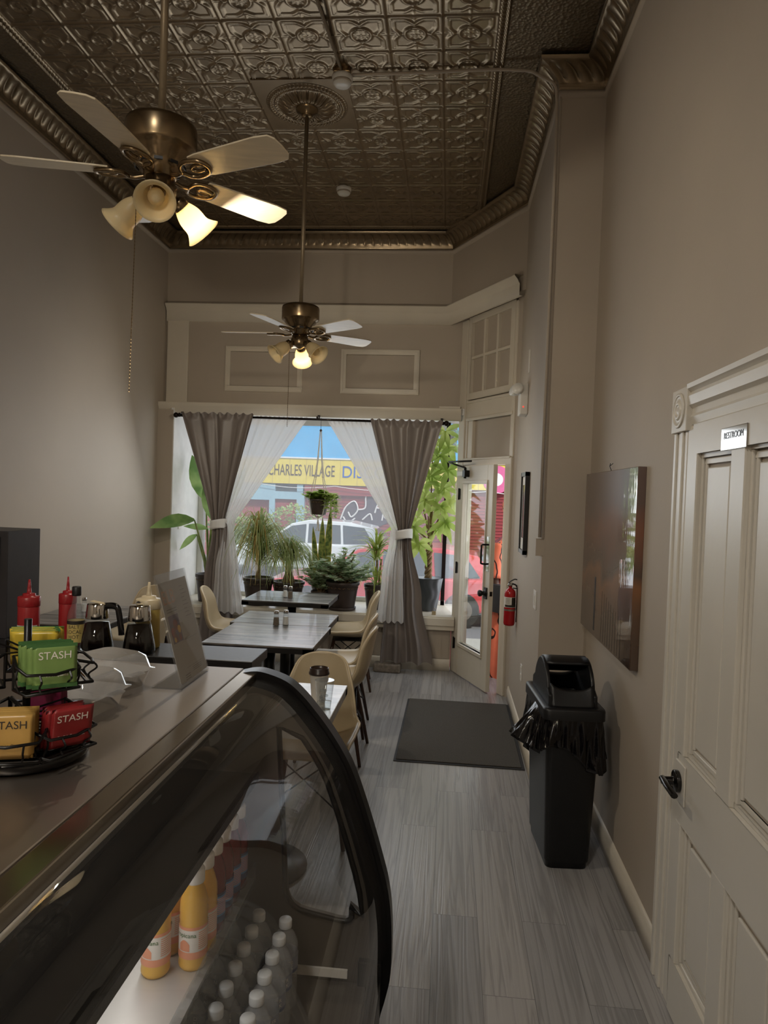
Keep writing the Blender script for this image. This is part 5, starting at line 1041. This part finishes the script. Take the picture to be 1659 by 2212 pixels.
# hanging planter
hp_ = thing('hanging_planter', 'brown planter with trailing succulent hung in a white rope hanger', 'hanging plant', (-1.31, 7.22, 1.455))
pot(hp_, .108, .158, taper=.70); jade('x', 'x', 0, 0, .1, .15, .15, .12, 34, hang=hp_, m='leaf_money')
ml = MB(); msx = MB()
for k in range(14):
    a = U(-.9, .6); R_ = U(.12, .19); e_ = U(-.02, .12); P = cr([(.06*math.cos(a), .06*math.sin(a), .16), (R_*math.cos(a), R_*math.sin(a), .20), (R_*1.12*math.cos(a), R_*1.1*math.sin(a), e_)], 4); msx.tube(P, .003, 5)
    for q in P[2:]:
        for s in range(4): aa = U(0, 6.28); leaf(ml, q, (math.cos(aa), math.sin(aa), U(-.2, .6)), (0, 0, 1), U(.045, .065), .015, .1)
msx.build('trailing_stems', 'leaf_money', hp_); ml.build('trailing_leaves', 'leaf_money', hp_, fix=False)
mb = MB()
for k in range(4):
    a = PI/4+k*PI/2; c, s = math.cos(a), math.sin(a)
    mb.tube([(.008*c, .008*s, .84), (.03*c, .03*s, .55), (.055*c, .055*s, .38), (.114*c, .114*s, .165), (.10*c, .10*s, .08), (.075*c, .075*s, -.003), (.012*c, .012*s, -.03)], .004, 6); mb.ball((.055*c, .055*s, .38), .008, 6)
mb.ball((0, 0, -.03), .016, 8)
for k in range(7): mb.tube([(0, 0, -.04), (U(-.012, .012), U(-.012, .012), -.09), (U(-.03, .03), U(-.02, .02), -.17)], .003, 5)
mb.build('rope_hanger', mat('rope', '#d8d2c8', .8), hp_); mb = MB(); mb.ball((0, 0, .85), .014, 10); mb.build('wooden_bead', 'walnut', hp_); mb = MB(); mb.tube([(0, 0, .86), (0, 0, 1.008)], .002, 5); mb.tube([(.0, 0, .98), (.012, 0, .99), (0, 0, 1.003)], .003, 5); mb.build('hook', 'black_metal', hp_)
# ------------------------------------------------------------------ street outside
mat('concrete', '#a9a6a0', .85, noise=(3, .06), bump=(20, .2)); mat('asphalt', '#77777a', .9, noise=(40, .12)); mat('brick_red', '#a34a4c', .8, noise=(10, .08)); mat('shutter_red', '#9a3f42', .55); mat('sign_yellow', '#e6cf5a', .5); mat('awning_blue', '#4aa6d8', .6, noise=(2, .06)); mat('door_blue', '#9dbfd0', .5); mat('sign_brown', '#4c3a2a', .6); mat('sign_blue', '#1f5fb8', .5); mat('graffiti_white', '#e8e6e6', .7); mat('graffiti_grey', '#55505a', .7); mat('sign_pink', '#d86a9a', .6)
mat('car_red', '#c4202c', .2, coat=.6, noise=(3, .01)); mat('car_silver', '#dfe3e6', .25, .0, coat=.6, noise=(3, .01)); mat('car_grey', '#6d737a', .22, .3, coat=.5); mat('car_glass', '#39474f', .06); mat('tyre', '#1b1b1c', .7); mat('tail_red', '#c01822', .2)
GZ = -.75
mb = MB(); mb.box(-30, 30, 7.76, 11.8, GZ-.2, GZ+.12); tag(mb.build('sidewalk', 'concrete'), kind='structure')
mb = MB(); mb.box(-30, 30, 11.8, 30, GZ-.3, GZ); tag(mb.build('street', 'asphalt'), kind='structure')
mb = MB(); mb.add([(.12, 7.03, -.1), (1.9, 6.0, -.1), (1.9, 8.1, -.1), (.12, 8.1, -.1), (.12, 7.03, GZ), (1.9, 6.0, GZ), (1.9, 8.1, GZ), (.12, 8.1, GZ)], [(0, 1, 2, 3), (4, 5, 6, 7), (0, 1, 5, 4), (1, 2, 6, 5), (2, 3, 7, 6), (3, 0, 4, 7)]); abox(mb, .13, .86, -.2, -.02, -.1, -.004); tag(mb.build('stoop', 'concrete'), kind='structure')
mb = MB(); mb.box(-4, .1, 7.76, 7.8, GZ, .45); tag(mb.build('wall_outside', 'brick_red'), kind='structure')
fy = 25.0
fa = thing('storefront', 'red storefront with yellow sign and blue awning across the street', 'storefront', (0, fy, GZ))
Z = lambda z: z-GZ
mb = MB(); mb.box(-14, 12, .2, 1.2, 0, Z(6.5)); mb.build('facade_wall', 'brick_red', fa)
mb = MB(); mb.box(-14, 1.98, -.05, .2, Z(1.90), Z(2.80)); sgp = mb.build('sign_board', 'sign_yellow', fa)
mb = MB()
for k in range(27): mb.box(-14+k*.6, -13.98+k*.6, -.053, -.05, Z(1.9), Z(2.8))
mb.build('board_seams', 'label_yellow', sgp)
FX = lambda x, z: frame_X((x, -.06, Z(z)), (1, 0, 0), (0, 0, 1))
text('lettering', 'CHARLES VILLAGE', .56, 'sign_brown', sgp, FX(-5.17, 2.36), .004, sx=.52)
text('lettering', 'DISCOUNT', .58, 'sign_blue', sgp, FX(-2.42, 2.35), .004, sx=.9)
mb = MB(); mb.lathe([(.22, 0), (.48, 0)], 28, X=FX(1.62, 2.28)); mb.build('round_emblem', 'sign_pink', sgp); mb = MB(); mb.lathe([(0, 0), (.22, 0)], 28, X=FX(1.62, 2.28)); mb.build('emblem_centre', 'graffiti_white', sgp)
mb = MB(); mb.add([(-14, -.05, Z(2.83)), (9.5, -.05, Z(2.83)), (9.5, .25, Z(4.9)), (-14, .25, Z(4.9))], [(0, 1, 2, 3)]); mb.box(-14, 9.5, -.08, -.0, Z(2.79), Z(2.84), m=1); mb.build('awning', ['awning_blue', 'graffiti_white'], fa)
mb = MB()
for k in range(46): mb.box(-4.95, -1.9, .12-.02*(k % 2), .2, Z(GZ)+k*.055, Z(GZ)+k*.055+.05); mb.box(-1.6, 7, .12-.02*(k % 2), .2, Z(GZ)+k*.055, Z(GZ)+k*.055+.05)
mb.box(-5.1, -1.85, .0, .2, Z(1.55), Z(1.88)); mb.build('roller_shutter', 'shutter_red', fa)
mb = MB(); mb.box(-6.3, -6.1, -.0, .2, 0, Z(1.88)); mb.box(-5.32, -5.05, -.0, .2, 0, Z(1.88)); mb.box(-6.1, -5.32, .0, .2, Z(1.35), Z(1.62)); mb.box(-9, -6.3, 0, .2, Z(1.3), Z(1.88)); mb.build('blue_frame', 'door_blue', fa)
mb = MB(); mb.box(-6.1, -5.32, .1, .2, Z(1.62), Z(1.88)); mb.build('transom_glass', 'car_glass', fa)
mb = MB(); mb.box(-6.1, -5.32, .1, .2, 0, Z(1.35))
for q in (-6.03, -5.68): mb.box(q, q+.28, .08, .1, Z(-.1), Z(.5)); mb.box(q, q+.28, .08, .1, Z(.6), Z(1.2))
mb.build('red_door', 'shutter_red', fa)
mb = MB()
def blob(pts, x, z, s, m): mb.prism([(x+s*a, z+s*b) for a, b in pts], .075, .09, lambda u, w, h: (u, h, Z(w)), m)
blob([(0, 0), (.2, .5), (.55, .75), (.7, .4), (1.0, .5), (1.1, 1.05), (1.6, 1.0), (1.45, .5), (1.9, .45), (2.1, 0), (1.6, -.25), (.8, -.3)], -3.75, .72, .86, 0)
gr = mb.build('graffiti_fill', 'graffiti_grey', fa); mb = MB()
for path in ([(0, 0), (.2, .5), (.55, .75), (.7, .4), (.45, .1), (.3, .3)], [(.7, .4), (1.0, .5), (1.05, 1.05), (1.6, 1.0), (1.45, .5), (1.4, .3)], [(.9, 0), (1.2, .25), (1.3, .0)], [(1.45, .5), (1.9, .45), (2.1, 0)], [(1.7, .0), (1.75, .3), (1.82, .1), (1.9, .35), (1.95, .0)], [(.1, .1), (.3, -.15), (.6, .05)]):
    mb.tube(cr([(-3.75+.86*a, .065, Z(.72+.86*b)) for a, b in path], 5), .028, 5)
for path in ([(-4.75, 1.3), (-4.85, 1.2), (-4.75, 1.12), (-4.85, 1.05), (-4.72, 1.0)], [(-4.6, 1.2), (-4.5, 1.1), (-4.62, 1.0), (-4.48, .98), (-4.55, 1.15)]): mb.tube(cr([(a, .065, Z(b)) for a, b in path], 4), .022, 5)
mb.build('graffiti_lines', 'graffiti_white', fa)
mb = MB()
mb.tube([(-6.6+.22*k, -.1, Z(1.86-.10*math.sin(PI*((k % 12)/12)))) for k in range(40)], .012, 4); mb.build('string_wire', 'graffiti_white', fa)
def car(name, label, x, y, L, H, W_, body, rz=0):
    t = thing(name, label, 'car', (x, y, GZ), rz, None)   # faces -x
    suv = H > 1.6; b0 = .28; belt = H*.60
    side = [(-L/2, b0), (-L/2, belt*.72), (-L/2+.12, belt*.84), (-L*.28, belt), (-L*.12, H*.93), (-L*.02, H), (L*.22, H*.985), (L*.36, H*.90), (L*.45, belt*1.02), (L/2-.02, belt*.95), (L/2, b0)]
    hw = W_/2
    mb = MB(); body_p = [p for p in side if p[1] <= belt*1.03]
    mb.prism(body_p, -hw, hw, lambda a, z, h: (a, h, z)); bd = mb.build('body', body, t, bevel=.06, seg=3)
    cabin = [(-L*.28, belt*.97), (-L*.12, H*.93), (-L*.02, H), (L*.22, H*.985), (L*.36, H*.90), (L*.45, belt*.98)]
    mb = MB(); n = len(cabin); k = .80
    vs = [(a, s*hw*(.97 if z < belt*1.01 else k), z) for s in (-1, 1) for a, z in cabin]
    mb.add(vs, [tuple(range(n)), tuple(range(n, 2*n))]+[(i, i+1, n+i+1, n+i) for i in range(n-1)]); mb.build('roof', body, t, bevel=.03)
    for s in (-1, 1):
        mb = MB(); mx_ = L*.05
        def wq(a, z): q = (z-belt)/(H-belt); return (a, s*(hw*(.97+(k-.97)*q)+.012), z)
        mb.add([wq(-L*.25, belt*1.03), wq(-L*.03, belt*1.03), wq(-L*.03, H*.93), wq(-L*.115, H*.89)], [(0, 1, 2, 3)])
        mb.add([wq(-L*.015, belt*1.03), wq(L*.18, belt*1.03), wq(L*.17, H*.93), wq(-L*.015, H*.94)], [(0, 1, 2, 3)])
        mb.add([wq(L*.195, belt*1.03), wq(L*.37, belt*1.06), wq(L*.31, H*.90), wq(L*.185, H*.93)], [(0, 1, 2, 3)]); mb.build('side_windows', 'car_glass', t, fix=False)
        mb = MB(); mb.box(L/2-.16, L/2-.02, s*hw-.02 if s > 0 else -hw-.012, s*hw+.012 if s > 0 else -hw+.02, belt*.78, belt*.93); mb.build('tail_light', 'tail_red', t, bevel=.01)
        for ax in (-L*.31, L*.30):
            mb = MB(); mb.tube([(ax, s*(hw-.2), .33), (ax, s*(hw+.01), .33)], .33, 24); mb.tube([(ax, s*(hw+.0), .33), (ax, s*(hw+.02), .33)], .2, 18, m=1); mb.build('wheel', ['tyre', 'steel'], t)
        mb = MB(); mb.box(-L*.24, -L*.205, s*hw-.0 if s > 0 else -hw-.14, s*hw+.14 if s > 0 else -hw, belt*.98, belt*1.10); mb.build('mirror', body, t, bevel=.02)
    mb = MB(); f = lambda a, z, yy, d=.012: (a-d, yy, z+d)
    mb.add([f(-L*.26, belt*1.03, -hw*.85), f(-L*.26, belt*1.03, hw*.85), f(-L*.13, H*.91, hw*.72), f(-L*.13, H*.91, -hw*.72)], [(0, 1, 2, 3)])
    g = lambda a, z, yy, d=.014: (a+d, yy, z+d); mb.add([g(L*.44, belt*1.06, -hw*.85), g(L*.44, belt*1.06, hw*.85), g(L*.37, H*.87, hw*.72), g(L*.37, H*.87, -hw*.72)], [(0, 1, 2, 3)]); mb.build('windscreens', 'car_glass', t, fix=False)
    return t
car('silver_car', 'pale silver car parked across the street in front of the red shutters', -3.75, 20.5, 4.75, 1.62, 1.85, 'car_silver')
car('red_car', 'red car parked at the near kerb right outside the window', -1.1, 14.2, 4.7, 1.47, 1.8, 'car_red')
car('grey_car', 'grey car parked farther right, seen past the window corner', 2.1, 19.2, 4.6, 1.5, 1.8, 'car_grey')
hg = thing('hedge', 'light green street hedge behind the silver car', 'hedge', (-5.6, 23.0, GZ)); ml = MB()
for k in range(1500):
    a = U(-2.2, 2.6); top = 1.75+.25*math.sin(a*2.1)-.12*abs(a)*.6; z = top*math.sqrt(U(.05, 1)); y = U(-.6, .5); leaf(ml, (a, y, z), (U(-1, 1), U(-1, .2), U(-.2, 1)), (U(-.4, .4), -.6, 1), U(.10, .17), U(.03, .05), .1)
ml.build('leaves', 'leaf_hedge', hg, fix=False); mb = MB(); mb.box(-1.9, 2.1, -.35, .35, 0, 1.2); mb.build('planter_core', 'leaf_hedge', hg, bevel=.15)
def tree(label, x, y, h, r, n):
    t = thing('street_tree', label, 'tree', (x, y, GZ), 0, 'street trees'); mb = MB(); mb.tube(cr([(0, 0, 0), (.05, 0, h*.35), (0, 0, h*.7)], 4), [.13]*4+[.1]*4+[.06], 10)
    for k in range(5): a = k*1.3; mb.tube([(0, 0, h*(.4+.05*k)), (r*.6*math.cos(a), r*.6*math.sin(a), h*(.65+.05*k))], [.05, .02], 6)
    mb.build('trunk', 'bark', t); ml = MB()
    for k in range(n):
        a, e = U(0, 6.28), U(-1.2, 1.5); rr = r*U(.5, 1)**.5; p = (rr*math.cos(a)*math.cos(e), rr*math.sin(a)*math.cos(e), h*.75+rr*.9*math.sin(e)); leaf(ml, p, (U(-1, 1), U(-1, 1), U(-.8, .5)), (U(-.4, .4), -.5, 1), U(.14, .22), U(.04, .06), .2)
    ml.build('crown', 'leaf_tree', t, fix=False)
tree('street tree with light crown seen beyond the right end of the window', .0, 17.0, 5.7, 1.0, 700)
tree('street tree left of the storefront behind the left sheer curtain', -7.2, 18.5, 4.6, 1.5, 900)
# ------------------------------------------------------------------ person just outside the door
pe = thing('person', 'person in an orange patterned dress and head wrap standing outside the open door', 'person', (.64, 6.98, -.10), R(215))
def skin(name, pts, edges, m, parent, sub=2):
    me = bpy.data.meshes.new(name); me.from_pydata([p[:3] for p in pts], edges, []); o = bpy.data.objects.new(name, me); COL.objects.link(o)
    md = o.modifiers.new('k', 'SKIN'); md.use_smooth_shade = True; bm = bmesh.new(); bm.from_mesh(me); ly = bm.verts.layers.skin.verify(); bm.verts.ensure_lookup_table()
    for i, p in enumerate(pts): bm.verts[i][ly].radius = (p[3], p[4] if len(p) > 4 else p[3])
    bm.verts[0][ly].use_root = True; bm.to_mesh(me); bm.free()
    s = o.modifiers.new('u', 'SUBSURF'); s.levels = s.render_levels = sub
    m2 = bpy.data.meshes.new_from_object(o.evaluated_get(bpy.context.evaluated_depsgraph_get())); bpy.data.objects.remove(o)
    m2.materials.clear(); m2.materials.append(MATS[m]); m2.polygons.foreach_set('use_smooth', [True]*len(m2.polygons)); o = bpy.data.objects.new(name, m2); COL.objects.link(o); o.parent = parent; return o
mat('skin_brown', '#5c3f31', .5, noise=(12, .06))
V_ = [(0, 0, .95, .13, .10), (0, .01, 1.12, .115, .09), (0, .0, 1.30, .14, .095), (0, -.01, 1.40, .06), (0, .01, 1.46, .048), (0, .02, 1.52, .07), (0, .025, 1.60, .085, .095), (0, .01, 1.68, .07)]
E_ = [(0, 1), (1, 2), (2, 3), (3, 4), (4, 5), (5, 6), (6, 7)]
def chainv(root, pts):
    k = root
    for p in pts: V_.append(p); E_.append((k, len(V_)-1)); k = len(V_)-1
    return k
for s in (-1, 1):
    k = chainv(0, [(s*.09, 0, .85, .085), (s*.095, .015, .48, .058), (s*.095, .0, .28, .05), (s*.095, -.02, .09, .034)]); chainv(k, [(s*.10, .05, .035, .034, .03), (s*.105, .14, .022, .03, .018)])
    if s < 0: w = chainv(2, [(s*.17, 0, 1.34, .05), (s*.20, .0, 1.07, .038), (s*.16, .20, .96, .03), (s*.155, .25, .955, .024, .03), (s*.15, .29, .95, .026, .034)]); hd_ = Vector((s*.15, .29, .95)); fd = Vector((.1, 1, -.25)).normalized()
    else: w = chainv(2, [(s*.17, 0, 1.34, .05), (s*.21, -.02, 1.07, .038), (s*.20, .06, .86, .028), (s*.20, .075, .82, .024, .03), (s*.20, .085, .775, .026, .034)]); hd_ = Vector((s*.20, .085, .775)); fd = Vector((0, .2, -1)).normalized()
    sd_ = Vector((0, 0, 1)) if s < 0 else Vector((0, 1, 0.2)).normalized()
    for q, (off, ln) in enumerate(((.026, .068), (.009, .078), (-.008, .072), (-.024, .056))):
        a = hd_+sd_*off; cl = Vector((.35*(-s), 0, -.1)); chainv(w, [tuple(a+fd*.018)+(.0095,), tuple(a+fd*(.018+ln*.45)+cl*.012)+(.0088,), tuple(a+fd*(.018+ln*.75)+cl*.035)+(.008,)])
    a = hd_+sd_*.028-fd*.02; chainv(w, [tuple(a+sd_*.012+fd*.0)+(.010,), tuple(a+sd_*.026+fd*.03)+(.009,)])
chainv(6, [(0, .115, 1.585, .016), ]); 
body = skin('body', V_, E_, 'skin_brown', pe)
mb = MB()
for s in (-1, 1): mb.ball((s*.032, .105, 1.615), .011, 8, m=0)
mb.build('eyes', 'graffiti_white', body); mb = MB(); mb.ball((0, .098, 1.535), .02, 8, sc=(1.2, .5, .35)); mb.build('mouth', mat('lip', '#6b3530', .4), body)
mb = MB(); [mb.ball((s*.088, .015, 1.59), .022, 8, sc=(.4, .8, 1.3)) for s in (-1, 1)]; mb.build('ears', 'skin_brown', body)
def dress_mat():
    m = mat('dress_orange', '#d06a4c', .7, noise=(5, .15)); nt = m.node_tree; b = nt.nodes['Principled BSDF']; old = b.inputs['Base Color'].links[0].from_socket
    tc = nt.nodes.new('ShaderNodeTexCoord'); w = nt.nodes.new('ShaderNodeTexWave'); w.inputs['Scale'].default_value = 5; w.inputs['Distortion'].default_value = 7; w.inputs['Detail'].default_value = 2; nt.links.new(tc.outputs['Object'], w.inputs[0])
    r = nt.nodes.new('ShaderNodeValToRGB'); r.color_ramp.elements[0].position = .06; r.color_ramp.elements[0].color = hexl('#2a1512'); r.color_ramp.elements[1].position = .13; r.color_ramp.elements[1].color = (1, 1, 1, 1); nt.links.new(w.outputs[1], r.inputs[0])
    mx = nt.nodes.new('ShaderNodeMixRGB'); mx.blend_type = 'MULTIPLY'; mx.inputs[0].default_value = 1; nt.links.new(old, mx.inputs[1]); nt.links.new(r.outputs[0], mx.inputs[2]); nt.links.new(mx.outputs[0], b.inputs['Base Color'])
dress_mat()
mb = MB(); dz = [(.06, .27, .24), (.10, .265, .235), (.45, .235, .20), (.80, .20, .165), (.95, .175, .145), (1.10, .15, .125), (1.25, .185, .135), (1.34, .20, .125), (1.40, .12, .09), (1.43, .07, .065)]
mb.grid(72, len(dz), lambda u, v: (dz[round(v*9)][1]*math.cos(2*PI*u)*(1+.06*math.sin(14*2*PI*u)*(1-v)), .0+dz[round(v*9)][2]*math.sin(2*PI*u)*(1+.06*math.sin(14*2*PI*u)*(1-v)), dz[round(v*9)][0]), 0, True); mb.build('dress', 'dress_orange', pe, solid=.006)
for s in (-1, 1):
    mb = MB(); A_ = [(s*.155, 0, 1.35), (s*.19, 0, 1.2), (s*.21, .01 if s > 0 else .03, 1.03)]; mb.tube(cr(A_, 5), [.062]*5+[.066]*5+[.075], 14); mb.build('sleeve', 'dress_orange', pe)
mb = MB(); mb.grid(28, 12, lambda u, v: ((.098+.028*math.sin(PI*v)**.8*(1-.0*v))*math.cos(2*PI*u)*(1-.75*max(0, v-.7)/.3), .012+(.112+.03*math.sin(PI*v))*math.sin(2*PI*u)*(1-.75*max(0, v-.7)/.3), 1.635+.15*v+.012*math.sin(3*2*PI*u+5*v)), 0, True); mb.build('head_wrap', 'dress_orange', pe)
bgk = MB(); bgk.tube(cr([(-.13, .07, 1.42), (-.05, .14, 1.25), (.1, .17, 1.05), (.2, .14, .95)], 5), .012, 6); bgk.tube(cr([(-.13, .0, 1.42), (-.05, -.13, 1.25), (.1, -.17, 1.05), (.2, -.1, .95)], 5), .012, 6); bgk.box(.19, .27, -.12, .16, .72, .98); bgk.build('shoulder_bag', mat('bag_black', '#26262a', .6), pe, bevel=.02)
